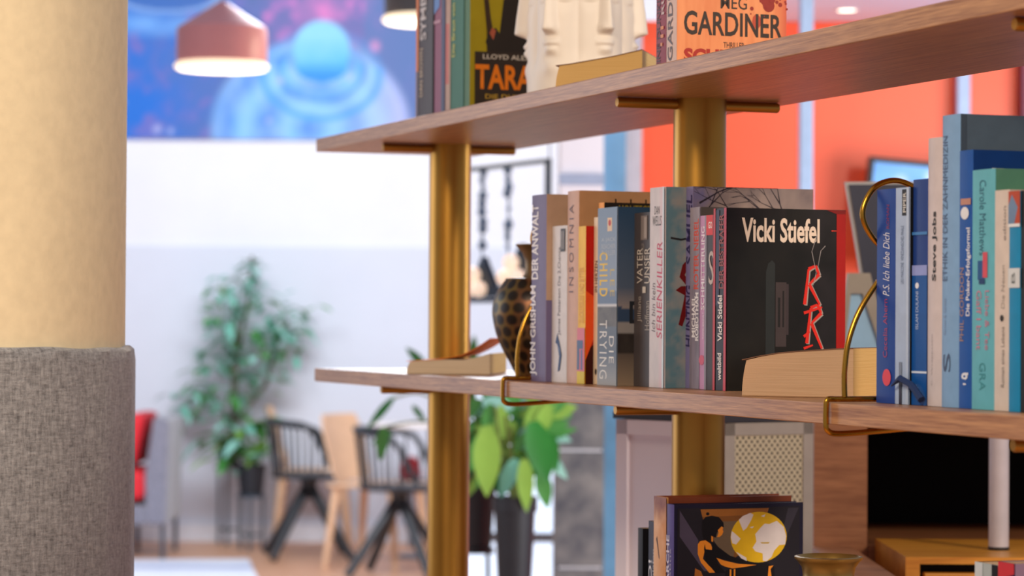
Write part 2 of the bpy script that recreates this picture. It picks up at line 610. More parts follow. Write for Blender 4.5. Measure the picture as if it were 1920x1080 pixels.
# ------------------------------------------------------------------ pendant lamps
def pendant(x, y, z, col, label):
    e = empty('pendant_lamp', (x, y, z), 0, label, 'pendant lamp', 'pendant lamps before the mural')
    bm = bmesh.new()
    lathe(bm, [(.150, .0), (.153, .012), (.153, .105), (.150, .118), (.030, .196), (.016, .206), (.012, .206), (.026, .192), (.146, .112), (.149, .105), (.147, .012), (.146, 0)], 56, cap=(False, False))
    link('lamp_shade', bm, col, e, .6)
    bm = bmesh.new(); lathe(bm, [(.1462, .004), (.150, -.004), (.158, -.006), (.160, -.016), (.150, -.024), (.02, -.026)], 48)
    link('diffuser', bm, emit('lamp_diffuser_glow', '#ffe2b4', 1.15), e, .6)
    bm = bmesh.new(); tube(bm, [(0, 0, .2), (0, 0, 1.9)], .004, 8)
    link('cord', bm, M('lamp_cord', '#8b4a4c', .6), e)
    l = bpy.data.lights.new('lamp_bulb', 'POINT'); l.energy = 10; l.color = (1, .85, .62); l.shadow_soft_size = .1
    lo = bpy.data.objects.new('lamp_bulb', l); COL.objects.link(lo); lo.parent = e; lo.location = (0, 0, -.12)
pendant(-.985, 9.0, 2.213, M('dusty_pink_enamel', '#d99396', .45, vary=.02), 'dusty pink pendant lamp hanging before the blue mural')
pendant(-.285, 9.0, 2.375, M('dark_grey_enamel', '#4b4a4c', .4, vary=.02), 'dark grey pendant lamp half hidden behind the top shelf books')

# ------------------------------------------------------------------ shelving unit (its own frame: x = depth, y = along to the far end)
YAW = .3572
SX, SY = .2491, 2.8926
Rz = Matrix.Rotation(YAW, 3, 'Z')
def SW(u, v, z):
    p = Rz @ Vector((v, u, 0))
    return (SX + p.x, SY + p.y, z)
T = .0218
ZL = ZC - .0816                              # top of the middle shelf
ZU = ZL + .36 + T                            # top of the upper shelf
ZB = ZL - T - .36                            # top of the lower shelf
unit = empty('shelving_unit', (SX, SY, 0), YAW, 'long oak shelving unit carried by gold tube posts', 'shelving unit')
OAK = wood('shelf_oak_laminate', '#85563c', '#c59468', 'Y', .36, 46, 7, .45)
U0, U1 = -.95, 1.65
posts = (1.385, .43, -.519)
for z in (ZB, ZL, ZU):
    bm = bmesh.new(); box(bm, (0, U0, z - T), (.28, U1, z))
    link('shelf_board', bm, OAK, unit, bevel=.0012)
for u in posts:
    bm = bmesh.new(); lathe(bm, [(.0333, 0), (.0333, 2.75)], 48, (.145, u, 0))
    link('post', bm, GOLD, unit, .6)
    for z in (ZB, ZL, ZU):
        v0 = .032 if u > 0 else .025
        bm = bmesh.new(); tube(bm, [(v0, u, z - T - .0068), (v0 + .002, u, z - T - .0068), (.252, u, z - T - .0068), (.254, u, z - T - .0068)], [.0054, .0066, .0066, .0054], 20)
        link('bracket_rod', bm, GOLD, unit, .8)

# ------------------------------------------------------------------ books
PAPER = pages('paper_cream', '#b79a78', '#e0c9a6')
def book(name, label, group, u0, u1, v, H, W, z, spine, front, hard=False, lean=0.):
    T_ = u0 - u1
    x, y, zz = SW(u1, v, z + .0004)
    e = empty(name, (x, y, zz), YAW, label, 'book', group)
    if lean: e.rotation_euler = (0, lean, YAW)
    c = .0028 if hard else .0007
    bm = bmesh.new()
    # spine: gently rounded strip, then the two boards
    k = 8
    bul = .0022 if hard else .0007
    inn, out = [], []
    for i in range(k + 1):
        s = i / k
        b = bul * 4 * s * (1 - s)
        for (lst, xx) in ((out, -b), (inn, c - b * .5)):
            lst.append([bm.verts.new((xx, T_ * s, zq)) for zq in (0, H)])
    for i in range(k):
        for q in ((out[i][0], out[i][1], out[i + 1][1], out[i + 1][0]), (inn[i][0], inn[i + 1][0], inn[i + 1][1], inn[i][1]),
                  (out[i][1], inn[i][1], inn[i + 1][1], out[i + 1][1]), (out[i][0], out[i + 1][0], inn[i + 1][0], inn[i][0])):
            bm.faces.new(q)
    box(bm, (0, 0, 0), (W, c, H), 1)
    box(bm, (0, T_ - c, 0), (W, T_, H), 1)
    cov = link('cover', bm, [C(spine), C(front)], e)
    bm = bmesh.new()
    m = .003 if hard else .0006
    w2 = W - (.003 if hard else .0008)
    kk = 6
    pv = []
    for i in range(kk + 1):
        s = i / kk
        yy = c * 1.02 + (T_ - 2.04 * c) * s
        dx = (.0035 if hard else .001) * 4 * s * (1 - s)
        pv.append([bm.verts.new(p) for p in ((c, yy, m), (w2 - dx, yy, m), (w2 - dx, yy, H - m), (c, yy, H - m))])
    for a, b in zip(pv, pv[1:]):
        for q in range(4):
            bm.faces.new((a[q], a[(q + 1) % 4], b[(q + 1) % 4], b[q]))
    bm.faces.new(pv[0]); bm.faces.new(list(reversed(pv[-1])))
    bmesh.ops.recalc_face_normals(bm, faces=bm.faces[:])
    link('page_block', bm, PAPER, e)
    sp = frame_of('spine', T_)
    sp = (sp[0] + Vector((-bul, 0, 0)), sp[1], sp[2])
    return cov, T_, sp, frame_of('front', T_)

G1 = 'upright books in the middle row'
G2 = 'blue and white books at the right'
G3 = 'upright books on the top shelf'
G4 = 'upright books on the low shelf'

# --- middle row, from the vase towards the camera
e, t, S, F = book('hardcover_book', 'thick purple hardcover with bold white spine lettering next to the spotted vase', G1, .728, .6741, .0341, .249, .145, ZL, '#6f6488', '#b99a83', True)
write(e, 'author_name', 'JOHN GRISHAM', S, (t * .05, .008, t * .52, .128), '#f2eef0', 90, .02)
write(e, 'title', 'DER ANWALT', S, (t * .12, .136, t * .56, .236), '#f2eef0', 90, .02)
patch(e, 'cover_band', F, [(rect(0, 0, .145, .108), '#6f6488'), (rect(.012, 0, .017, .108), '#8a80a2'), (rect(.05, .012, .13, .09), '#544a6c')])

e, t, S, F = book('paperback_book', 'white paperback with a small blue figure low on its spine', G1, .6731, .6197, .0422, .206, .125, ZL, '#d9d3d2', '#cfc8c4')
write(e, 'title', 'James Patterson Die 2.Chance', S, (t * .42, .062, t * .66, .178), '#6a6268', 90, 0)
patch(e, 'emblem', S, [(rect(t * .6, .172, t * .9, .202), '#3a3436'), (rect(t * .66, .175, t * .7, .199), '#b9b2ae'), (rect(t * .78, .175, t * .82, .199), '#b9b2ae')])
patch(e, 'spine_figure', S, [([(t * .3, .052), (t * .42, .064), (t * .6, .05), (t * .72, .036), (t * .6, .016), (t * .46, .014), (t * .56, .034), (t * .42, .05)], '#27406e'), ([(t * .44, .05), (t * .6, .036), (t * .56, .044)], '#8fa0bd')], .0002)
bm = bmesh.new()
lathe(bm, [(.019, 0), (.018, .003), (.012, .006), (.004, .0075)], 20, (.05, t * .45, .2062))
link('page_tab', bm, C('#2c2a2c'), e.parent, .7)

e, t, S, F = book('hardcover_book', 'tall pinkish tan hardcover with thin spaced dark lettering down its spine', G1, .6187, .5791, .0424, .250, .165, ZL, '#cda591', '#bd8f66', True)
write(e, 'title', 'INSOMNIA', S, (t * .3, .118, t * .66, .232), '#5a3f46', 90, -.005, 0, 1.5)
write(e, 'cover_title', 'H', F, (.028, .196, .052, .224), '#1c1615', 0, 0)
write(e, 'author_name', 'I I I I A', F, (.050, .222, .150, .240), '#1c1615', 0, -.01, 0, 1.3)

e, t, S, F = book('paperback_book', 'slim bright yellow paperback with a pink and blue picture low on its spine', G1, .5781, .5528, .0414, .203, .125, ZL, '#f0bd2e', '#b81c10')
patch(e, 'spine_picture', S, [(rect(0, .016, t, .072), '#d8788a'), (rect(0, .0, t, .016), '#dcc22a'), ([(0, .018), (t * .3, .018), (t * .35, .04), (t * .2, .052), (0, .05)], '#54688f'), (rect(t * .5, .018, t * .75, .044), '#6f6fa0'), (rect(0, .045, t * .8, .056), '#54688f')])
write(e, 'title', 'ZUCKERSUSS UND BITTER', S, (t * .25, .078, t * .85, .15), '#e2a42c', 90, 0)
patch(e, 'cover_art', F, [([(0, .0), (.125, .0), (.125, .09), (.03, .07), (0, .04)], '#3a0d0a'), ([(0, .03), (.012, .06), (.02, .05), (.03, .1), (0, .12)], '#e2501e')])

e, t, S, F = book('paperback_book', 'thin cream paperback wedged between the red cover and the slate spine', G1, .5518, .5340, .0522, .214, .12, ZL, '#ead0ae', '#e3c4a0')
write(e, 'title', 'IM HERZEN', S, (t * .35, .118, t * .85, .158), '#3a332f', 90, 0)
patch(e, 'emblem', S, [(disc(t * .6, .016, t * .16, .004), '#2c2624')])

e, t, S, F = book('paperback_book', 'black covered paperback with orange spine showing only its top edge', G1, .5330, .5150, .051, .232, .13, ZL, '#f29a1c', '#241f1e')
write(e, 'title', 'MONTECRISTO', F, (.02, .219, .085, .229), '#8a7a2c', 0, .01)

e, t, S, F = book('paperback_book', 'thick slate grey paperback with yellow capital letters over a lake view', G1, .5140, .4510, .0433, .224, .066, ZL, '#8593a6', '#36506e')
def lake(s, q):
    sky = mixc(lin('#99a3b0'), lin('#7389a4'), q)
    if q < .19: return mixc(lin('#9b9c9c'), lin('#4c5a70'), q / .19)
    if q < .33: return lin('#56606e')
    if q < .44: return mixc(lin('#6d655c'), lin('#3b3836'), fbm(s * 6, q * 30))
    if q < .455: return lin('#d6d8da')
    if q < .50 + .05 * fbm(s * 5, 2): return lin('#5f7390')
    return sky
art(e, 'spine_print', S, (.0, .0, t, .224), lake, 20, 80)
write(e, 'author_name', 'CHILD', S, (t * .10, .112, t * .52, .168), '#e8c01e', -90, .02, 0, 1.35, .0002)
write(e, 'author_first_name', 'LEE', S, (t * .66, .112, t * .88, .146), '#c9b25a', -90, 0, 0, 1.35, .0002)
write(e, 'title', 'TRYING', S, (t * .12, .008, t * .5, .082), '#e8e6e2', -90, -.005, 0, 1.2, .0002)
write(e, 'title_line', 'DIE', S, (t * .62, .028, t * .86, .062), '#e8e6e2', -90, -.005, 0, 1.2, .0002)
for i, s_ in enumerate(('A JACK', 'REACHER', 'THRILLER')):
    write(e, 'subtitle', s_, S, (t * .2, .180 - i * .008, t * .92, .186 - i * .008), '#b6bdc6', 0, 0, 0, 1.1, .0002)
patch(e, 'emblem', S, [(rect(t * .5, .194, t * .74, .211), '#e2c4a2'), (disc(t * .62, .2045, t * .07, .004), '#c23a28')], .0002)
def lake2(s, q):
    if q < .18: return mixc(lin('#8d7a66'), lin('#5a4f48'), q / .18)
    if q < .30: return mixc(lin('#241f1f'), lin('#3d3733'), fbm(s * 14, q * 9))
    if q < .36: return lin('#8a8684')
    if q < .42 + .04 * fbm(s * 4, 1): return lin('#32445e')
    if q < .55: return mixc(lin('#8f8480'), lin('#4d5b70'), (q - .42) / .13)
    return mixc(lin('#4d5b70'), lin('#2b4766'), (q - .55) / .45)
art(e, 'cover_print', F, (0, 0, .066, .224), lake2, 30, 80)
write(e, 'cover_initial', 'C', F, (.022, .128, .062, .160), '#c9a745', 0, .0, 0, 1, .0002)
write(e, 'cover_title', 'DIE', F, (.016, .078, .064, .106), '#23262c', 0, .02, 0, 1, .0002)

e, t, S, F = book('paperback_book', 'charcoal paperback with two columns of pale spine lettering', G1, .4500, .3948, .0653, .216, .044, ZL, '#4b4444', '#3a3534')
write(e, 'title', 'VATER', S, (t * .2, .128, t * .52, .172), '#cdc4b6', 90, 0)
write(e, 'title_line', 'UNSER', S, (t * .62, .128, t * .92, .172), '#cdc4b6', 90, 0)
write(e, 'author_first_name', 'Jilliane', S, (t * .24, .080, t * .5, .112), '#a59c92', 90, 0)
write(e, 'author_name', 'Hoffman', S, (t * .66, .070, t * .92, .106), '#a59c92', 90, 0)
patch(e, 'emblem', S, [(rect(t * .52, .116, t * .7, .124), '#cdc4b6'), (rect(t * .42, .182, t * .78, .212), '#7d7068'), (rect(t * .6, .184, t * .74, .210), '#a19388')])
write(e, 'small_note', 'DER THRILLER', S, (t * .45, .158, t * .6, .178), '#8e857c', 90, 0)

e, t, S, F = book('hardcover_book', 'tall pale grey book with scrawled red lettering along its spine', G1, .3938, .3511, .0647, .245, .16, ZL, '#cfc3c8', '#8d9294', True)
def plaster(s, q):
    n = fbm(s * 9, q * 14)
    c = mixc(lin('#a7a29c'), lin('#8b8a88'), n)
    d = min(s * 1.0, 1) * 4
    return mixc(lin('#5d7f8c'), c, min(1, d + (n - .5) * 2.2))
def grain(s, q):
    n = fbm(s * 5, q * 18)
    c = mixc(lin('#d8cfd0'), lin('#c3bcbf'), n)
    return mixc(c, lin('#e7b3c4'), max(0, s - .62) * 2 * (.4 + n)) if s < .9 else lin('#cfe0ea')
art(e, 'spine_print', S, (0, 0, t, .245), grain, 14, 60)
art(e, 'cover_print', F, (0, 0, .16, .245), plaster, 60, 60)
write(e, 'title', 'SERIENKILLER', S, (t * .52, .06, t * .90, .178), '#c2385c', 90, .0, .12, 1, .0003)
write(e, 'subtitle', 'Ich bin kein', S, (t * .16, .068, t * .42, .128), '#5d4c52', 90, 0, .15, 1, .0003)
write(e, 'author_first_name', 'DAN', S, (t * .32, .212, t * .7, .222), '#3c3436', 0, 0, .1, 1, .0003)
write(e, 'author_name', 'WELLS', S, (t * .2, .198, t * .82, .210), '#3c3436', 0, 0, .1, 1, .0003)
patch(e, 'blood_figure', F, [([(.018, .135), (.022, .150), (.030, .158), (.037, .158), (.037, .151), (.029, .147), (.025, .138), (.033, .124), (.030, .122)], '#6a1414'),
                             ([(.013, .119), (.02, .124), (.037, .125), (.037, .118), (.030, .116), (.029, .098), (.037, .094), (.037, .088), (.028, .091), (.022, .075), (.017, .077), (.022, .098), (.025, .113)], '#6a1414')], .0003)
patch(e, 'crack', F, [([(.006, .184), (.02, .182), (.037, .185), (.037, .183), (.02, .1795), (.006, .1815)], '#262426')], .0003)

e, t, S, F = book('paperback_book', 'tall paperback whose cover shows bare branches on mottled grey', G1, .3501, .3301, .0911, .245, .162, ZL, '#7d76a0', '#8d7f80')
def mott(s, q):
    n = fbm(s * 12, q * 20)
    c = mixc(lin('#a08f8a'), lin('#776b70'), n)
    return mixc(lin('#6a6590'), c, s * 4 + (n - .4))
art(e, 'cover_print', F, (0, 0, .162, .245), mott, 50, 50)
rb = random.Random(3)
br = []
def limb(x, y, a, L, w, dep):
    x2, y2 = x + math.cos(a) * L, y + math.sin(a) * L
    dx, dy = -math.sin(a) * w, math.cos(a) * w
    x2 = min(.1615, max(.0005, x2)); y2 = min(.2448, y2)
    br.append(([(x + dx, y + dy), (x2 + dx * .5, y2 + dy * .5), (x2 - dx * .5, y2 - dy * .5), (x - dx, y - dy)], '#2c2430'))
    if dep:
        for _ in range(2):
            limb(x2, y2, a + rb.uniform(-.8, .8), L * rb.uniform(.6, .85), w * .6, dep - 1)
limb(.155, .17, 2.35, .04, .0022, 4)
limb(.16, .2, 2.7, .035, .0016, 4)
limb(.008, .225, .5, .03, .0012, 4)
limb(.005, .20, .9, .03, .0012, 3)
limb(.06, .2, 2.2, .028, .001, 3)
patch(e, 'branches', F, [(p, c) for p, c in br if max(q[1] for q in p) - min(q[1] for q in p) < .2], .0003)
write(e, 'title', 'SAMUEL', S, (t * .15, .15, t * .95, .235), '#33295a', 90, .01, .1, 1, .0002)
write(e, 'author_name', 'HUNTING', S, (t * .15, .05, t * .95, .125), '#33295a', 90, .01, .1, 1, .0002)

e, t, S, F = book('paperback_book', 'grey mauve paperback with red top lettering and white name low on spine', G1, .3291, .3012, .0882, .219, .125, ZL, '#8a7f90', '#57504f')
def mic(s, q):
    n = fbm(s * 6, q * 12)
    return mixc(mixc(lin('#6b6470'), lin('#9a90a2'), n), lin('#b8aeb6'), max(0, q - .55))
art(e, 'spine_print', S, (0, 0, t, .219), mic, 10, 40)
write(e, 'title', 'ROTER NEBEL', S, (t * .4, .12, t * .9, .205), '#d2482c', 90, .02, 0, 1, .0002)
write(e, 'author_first_name', 'MICHAEL', S, (t * .22, .062, t * .58, .112), '#f1eef0', 90, .02, 0, 1, .0002)
write(e, 'author_name', 'ROBOTHAM', S, (t * .58, .058, t * .9, .116), '#f1eef0', 90, .02, 0, 1, .0002)

e, t, S, F = book('paperback_book', 'pink and lilac paperback with small white spine lettering', G1, .3002, .2789, .0871, .208, .125, ZL, '#c38fb8', '#54403e')
patch(e, 'spine_band', S, [(rect(t * .75, 0, t, .208), '#8e8794'), (disc(t * .4, .035, t * .35, .006), '#d25a78')])
write(e, 'title', 'SCHMETTERLING', S, (t * .3, .095, t * .75, .195), '#efe4ee', 90, .01, 0, 1, .0002)
write(e, 'author_name', 'THOMAS BERGHALT', S, (t * .5, .06, t * .72, .092), '#efe4ee', 90, 0, 0, 1, .0002)

e, t, S, F = book('paperback_book', 'dark brown paperback with a small red label at the top of its spine', G1, .2779, .2554, .086, .208, .125, ZL, '#3b2e2c', '#2c2423')
patch(e, 'spine_label', S, [(rect(0, .184, t, .208), '#d4261e'), (rect(t * .84, 0, t, .208), '#7d1f1c')])
write(e, 'publisher_mark', 'GO', S, (t * .28, .192, t * .75, .200), '#f0e6e0', 0, .02, 0, 1, .0002)
write(e, 'title', 'S', S, (t * .35, .125, t * .95, .165), '#b9aca2', 0, 0, 0, 1, .0002)

e, t, S, F = book('paperback_book', 'black paperback with red edges and white author lettering on its facing cover', G1, .2544, .2188, .0849, .215, .155, ZL, '#262126', '#17140f')
patch(e, 'spine_print', S, [(rect(0, 0, t * .14, .215), '#c23b44'), (rect(t * .82, 0, t, .215), '#b8384e'), (rect(t * .2, .1, t * .45, .213), '#2b2c48'), ([(t * .8, 0), (t, .0), (t, .1), (t * .86, .07)], '#c9485a')])
write(e, 'title', 'DER BESTRAFER', S, (t * .45, .120, t * .8, .208), '#8d3a2a', 90, .02, 0, 1, .0003)
write(e, 'author_name', 'Vicki Stiefel', S, (t * .36, .058, t * .72, .112), '#f0ece8', 90, .02, 0, 1, .0003)
write(e, 'publisher_mark', 'weltbild', S, (t * .36, .012, t * .66, .044), '#f0ece8', 90, .02, 0, 1, .0003)
def dark(s, q):
    n = fbm(s * 7, q * 7)
    c = mixc(lin('#0c0b0b'), lin('#1c1815'), n)
    if s > .60: c = mixc(c, lin('#262226'), min(1, (s - .60) * 5) * n)
    if q > .78 and s < .5: c = mixc(c, lin('#2e2628'), n * .8 * (q - .78) * 4)
    return c
art(e, 'cover_print', F, (0, 0, .155, .215), dark, 40, 50)
patch(e, 'cover_photo', F, [([(.050, .0), (.062, .0), (.062, .150), (.058, .154), (.053, .150), (.05, .14)], '#24282a'), (rect(.063, .052, .077, .128), '#3e3436'), (rect(.077, .066, .080, .126), '#3a3034'), (rect(.066, .075, .069, .11), '#1b1718'), (rect(.072, .075, .074, .118), '#1b1718'),
                            (rect(.143, .0, .155, .210), '#a3120e'), ([(.143, .21), (.155, .21), (.155, .2145), (.13, .2145)], '#7d1210')], .0003)
write(e, 'author_name_front', 'Vicki Stiefel', F, (.0185, .175, .1205, .204), '#e2cfc0', 0, .026, 0, 1, .0004)
red = '#d8281c'
def stroke(pts, w):
    out = []
    for (a, b) in zip(pts, pts[1:]):
        dx, dy = b[0] - a[0], b[1] - a[1]
        L = math.hypot(dx, dy) or 1
        nx, ny = -dy / L * w, dx / L * w
        out.append([(a[0] + nx, a[1] + ny), (b[0] + nx * .6, b[1] + ny * .6), (b[0] - nx * .6, b[1] - ny * .6), (a[0] - nx, a[1] - ny)])
    return out
sh = []
for ox, oy in ((.101, .108), (.104, .062)):
    for p in stroke([(ox, oy - .006), (ox + .005, oy + .036), (ox + .014, oy + .04), (ox + .019, oy + .03), (ox + .006, oy + .018), (ox + .02, oy - .006 if oy > .07 else oy - .012)], .0022):
        sh.append(([(q[0] + .0015, q[1] - .001) for q in p], '#9c9490'))
        sh.append((p, red))
for p in stroke([(.1, .092), (.124, .099)], .0018) + stroke([(.1, .064), (.108, .07)], .0018) + stroke([(.1, .05), (.112, .054)], .0016): sh.append((p, red))
for p in stroke([(.117, .185), (.11, .165), (.116, .14), (.112, .125)], .0005) + stroke([(.128, .172), (.122, .166), (.118, .146)], .0005): sh.append((p, '#8f8a8c'))
for p in stroke([(.136, .19), (.143, .19)], .0008): sh.append((p, '#c43a2c'))
patch(e, 'cover_letters', F, sh, .0005)

# --- right hand group
e, t, S, F = book('paperback_book', 'royal blue paperback with white handwriting and a red oval beside the gold bookend', G2, -.2140, -.2531, .0500, .216, .13, ZL, '#1b4496', '#17397f')
write(e, 'title', 'P.S. Ich liebe Dich', S, (t * .38, .108, t * .72, .172), '#e6e9f2', 90, -.005, .35)
write(e, 'author_name', 'Cecelia Ahern', S, (t * .4, .046, t * .62, .105), '#a8406a', 90, 0)
write(e, 'publisher_line', 'ROMAN', S, (t * .55, .176, t * .7, .2), '#8a3a68', 90, 0)
patch(e, 'emblem', S, [(disc(t * .6, .026, t * .22, .0085), '#e2495a')])

e, t, S, F = book('paperback_book', 'pale blue paperback with a black label at its top, next to the royal blue one', G2, -.2541, -.2835, .0495, .216, .13, ZL, '#a9bedd', '#1c1c1c')
write(e, 'title', 'LEO MARCONE  VENEZIANISCHES FINALE', S, (t * .42, .12, t * .62, .178), '#6e7f9c', 90, 0)
patch(e, 'spine_label', S, [(rect(t * .5, .188, t * .84, .214), '#23242c'), (rect(t * .34, 0, t * .54, .036), '#2c2f45'), (rect(t * .34, .028, t * .54, .042), '#79869c'), (rect(t * .82, 0, t, .216), '#b7c9e2')])
write(e, 'publisher_mark', 'PIPER', S, (t * .58, .191, t * .78, .211), '#dcdcd8', 90, .01, 0, 1, .0003)

e, t, S, F = book('paperback_book', 'deep blue paperback with pale bands across its spine between white books', G2, -.2845, -.3144, .0525, .223, .13, ZL, '#1f3f86', '#141a2c')
patch(e, 'spine_print', S, [(rect(0, 0, t, .128), '#11539f'), (rect(0, .0315, t, .0335), '#d5e2f4'), (rect(0, .128, t, .138), '#8f9cd8'), (rect(0, .168, t, .171), '#3f7fc0'), (disc(t * .35, .118, t * .12, .003), '#e4eaf4')])
write(e, 'author_name', 'ISLAM DULANI', S, (t * .26, .075, t * .44, .112), '#b9cbe8', 90, 0, 0, 1, .0003)
write(e, 'publisher_mark', 'k', S, (t * .3, .013, t * .45, .02), '#b9cbe8', 0, 0, 0, 1, .0003)
bm = bmesh.new(); tube(bm, [(-.009, t * 1.9, .018), (-.0105, t * 1.2, .026), (-.008, t * .6, .02), (-.0065, t * .02, .006)], [.0008, .0035, .0035, .004], 6)
link('ribbon_marker', bm, M('navy_ribbon', '#15305f', .6), e.parent)

e, t, S, F = book('hardcover_book', 'tall white hardcover with bold black name lettering on its spine', G2, -.3154, -.3449, .0518, .262, .16, ZL, '#cdc4c6', '#d8d2d2', True)
write(e, 'title', 'Steve Jobs', S, (t * .42, .122, t * .74, .19), '#1d1c20', 90, .02)
write(e, 'author_name', 'C. Wrappsson', S, (t * .38, .02, t * .5, .07), '#aaa4a6', 90, 0)

e, t, S, F = book('hardcover_book', 'tallest light blue hardcover with a slate cover in the right hand row', G2, -.3459, -.3800, .0504, .282, .19, ZL, '#7fa8d2', '#566b80', True)
write(e, 'title', 'ETHIK IN DER ZAHNMEDIZIN', S, (t * .14, .122, t * .4, .262), '#4a6488', 90, 0)
write(e, 'author_name', 'Gross & Gross', S, (t * .2, .07, t * .34, .105), '#7d95b8', 90, 0)
write(e, 'publisher_mark', 'S', S, (t * .2, .034, t * .6, .052), '#47597a', 90, 0)
patch(e, 'cover_shapes', F, [([(.09, .282), (.19, .282), (.19, .2), (.14, .24)], '#46566a'), (rect(.0, 0, .006, .282), '#48596c')])

e, t, S, F = book('paperback_book', 'mid blue paperback with white and bronze lettering and a small logo low on its spine', G2, -.3810, -.4062, .0491, .246, .16, ZL, '#1553a6', '#0f3d84')
write(e, 'title', 'Die Poker-Erfolgsformel', S, (t * .55, .088, t * .92, .172), '#e9eef6', 90, .015)
write(e, 'author_name', 'PHIL GORDON', S, (t * .1, .064, t * .4, .134), '#a78a7e', 90, 0)
patch(e, 'emblem', S, [(disc(t * .45, .186, t * .3, .006), '#dfe3ea'), (rect(t * .15, .194, t * .9, .2), '#b98878')])
write(e, 'publisher_mark', 'g', S, (t * .2, .02, t * .75, .034), '#e3e9f4', 0, .02)
write(e, 'cover_title', 'P e e e', F, (.02, .222, .15, .229), '#dfd6d8', 0, .02)

e, t, S, F = book('paperback_book', 'teal paperback with dark serif name and pink lettering down its wide spine', G2, -.4072, -.4491, .0479, .226, .13, ZL, '#62b2c2', '#4f8f8e')
write(e, 'author_name', 'Carole Matthews', S, (t * .34, .145, t * .62, .216), '#2f6a80', -90, 0)
patch(e, 'spine_picture', S, [(rect(t * .28, .122, t * .56, .140), '#1f5590'), (rect(t * .5, .124, t * .7, .148), '#d05060'), (rect(t * .34, .118, t * .6, .123), '#1c3f70')])
write(e, 'title', 'Gaff I bant', S, (t * .22, .056, t * .44, .112), '#c77f9a', -90, 0)
write(e, 'title_line', 'Liebe & Tee', S, (t * .6, .056, t * .78, .112), '#c77f9a', -90, 0)
write(e, 'publisher_mark', 'GRA', S, (t * .36, .018, t * .62, .044), '#3f8f9a', -90, 0)
patch(e, 'cover_line', F, [(rect(.08, .205, .13, .209), '#3d726c'), (rect(0, .19, .13, .226), '#57907c')])

e, t, S, F = book('paperback_book', 'cream white paperback with faint grey lettering next to the teal spine', G2, -.4501, -.4765, .0468, .205, .125, ZL, '#d3c7bd', '#cfc4bb')
write(e, 'title', 'Roman eines Lebens', S, (t * .5, .022, t * .72, .078), '#8d857e', 90, 0)
write(e, 'author_name', 'Die Neuen', S, (t * .5, .095, t * .72, .135), '#a29a92', 90, 0)
write(e, 'publisher_line', 'edition', S, (t * .6, .158, t * .8, .19), '#948c88', 90, 0)
patch(e, 'emblem', S, [(disc(t * .55, .086, t * .12, .003), '#2c2828')])

e, t, S, F = book('paperback_book', 'cyan blue paperback with a white band and an orange red top', G2, -.4775, -.4978, .0458, .203, .068, ZL, '#0f86b8', '#0b0a0c')
patch(e, 'spine_print', S, [(rect(0, .114, t, .132), '#cfd6da'), (rect(0, .172, t, .203), '#b3482c'), ([(0, .172), (t * .5, .172), (t * .8, .188), (t * .3, .2), (0, .19)], '#6c86a6'), (rect(0, .170, t, .173), '#dfe6ea')])
write(e, 'publisher_mark', 'B', S, (t * .3, .118, t * .6, .128), '#6e7476', 90, 0, 0, 1, .0003)
e, t, S, F = book('paperback_book', 'black paperback at the right edge beyond the cyan spine', G2, -.4990, -.530, .0458, .203, .050, ZL, '#0c0b0c', '#121012')

# --- top shelf
e, t, S, F = book('hardcover_book', 'dark brown hardcover with silver capitals and an orange edge, leftmost on the top shelf', G3, 1.268, 1.195, .05, .245, .16, ZU, '#3a2828', '#2c2020', True)
patch(e, 'spine_edge', S, [(rect(0, .08, t * .16, .245), '#d8772c'), (rect(0, .0, t * .1, .08), '#8d6a4a')])
write(e, 'title', 'SYMBOL', S, (t * .28, .126, t * .66, .23), '#cfc6c4', 90, .015, 0, 1, .0003)
write(e, 'author_name', 'DAN BROWN', S, (t * .25, .04, t * .46, .114), '#c0a98e', 90, .01, 0, 1, .0003)
e, t, S, F = book('paperback_book', 'plum paperback with a blue corner beside the brown hardcover', G3, 1.187, 1.136, .05, .235, .14, ZU, '#8d4a66', '#3c4264')
patch(e, 'spine_edge', S, [(rect(t * .68, 0, t, .235), '#43486a'), ([(0, .16), (t * .5, .17), (t * .6, .235), (0, .235)], '#5f86c4'), (rect(0, .145, t * .6, .150), '#b98a9a')])
e, t, S, F = book('paperback_book', 'green spined paperback with a faded pink back edge and yellow lettering', G3, 1.132, 1.055, .05, .24, .15, ZU, '#246648', '#204a38')
patch(e, 'spine_edge', S, [(rect(0, 0, t * .28, .24), '#b89480'), (rect(0, .05, t * .2, .14), '#c46a5c')])
write(e, 'title', 'Die Braut von der Heide', S, (t * .36, .088, t * .54, .23), '#c5c04c', 90, .01, 0, 1, .0003)
e, t, S, F = book('paperback_book', 'yellow and black fantasy paperback with orange title lettering on the facing cover', G3, 1.051, 1.028, .05, .25, .15, ZU, '#3f6a36', '#9c8a14')
blk = '#2b241e'
patch(e, 'cover_figure', F, [(rect(.0075, 0, .15, .0905), '#342a22'), ([(.046, .12), (.052, .17), (.056, .21), (.075, .235), (.1, .24), (.15, .235), (.15, .0905), (.044, .0905), (.046, .105)], blk),
                             ([(.014, .235), (.02, .235), (.032, .14), (.04, .1), (.036, .0905), (.026, .0905), (.026, .12)], '#3c2c1c'), ([(.024, .105), (.03, .122), (.04, .126), (.046, .118), (.046, .09), (.03, .09)], blk), ([(.03, .118), (.034, .126), (.04, .122), (.036, .108)], '#a4553c')])
write(e, 'author_name', 'LLOYD ALEXANDER', F, (.020, .080, .138, .087), '#d8cdbd', 0, .005, 0, 1, .0008)
write(e, 'title', 'TARAN', F, (.008, .036, .122, .072), '#e07818', 0, .03, 0, 1, .0008)
write(e, 'subtitle', 'DIE DUNKLE SEITE', F, (.024, .022, .14, .029), '#c9a03a', 0, .005, 0, 1, .0008)
write(e, 'subtitle_line', 'DER MACHT', F, (.04, .012, .115, .0185), '#c9a03a', 0, .005, 0, 1, .0008)
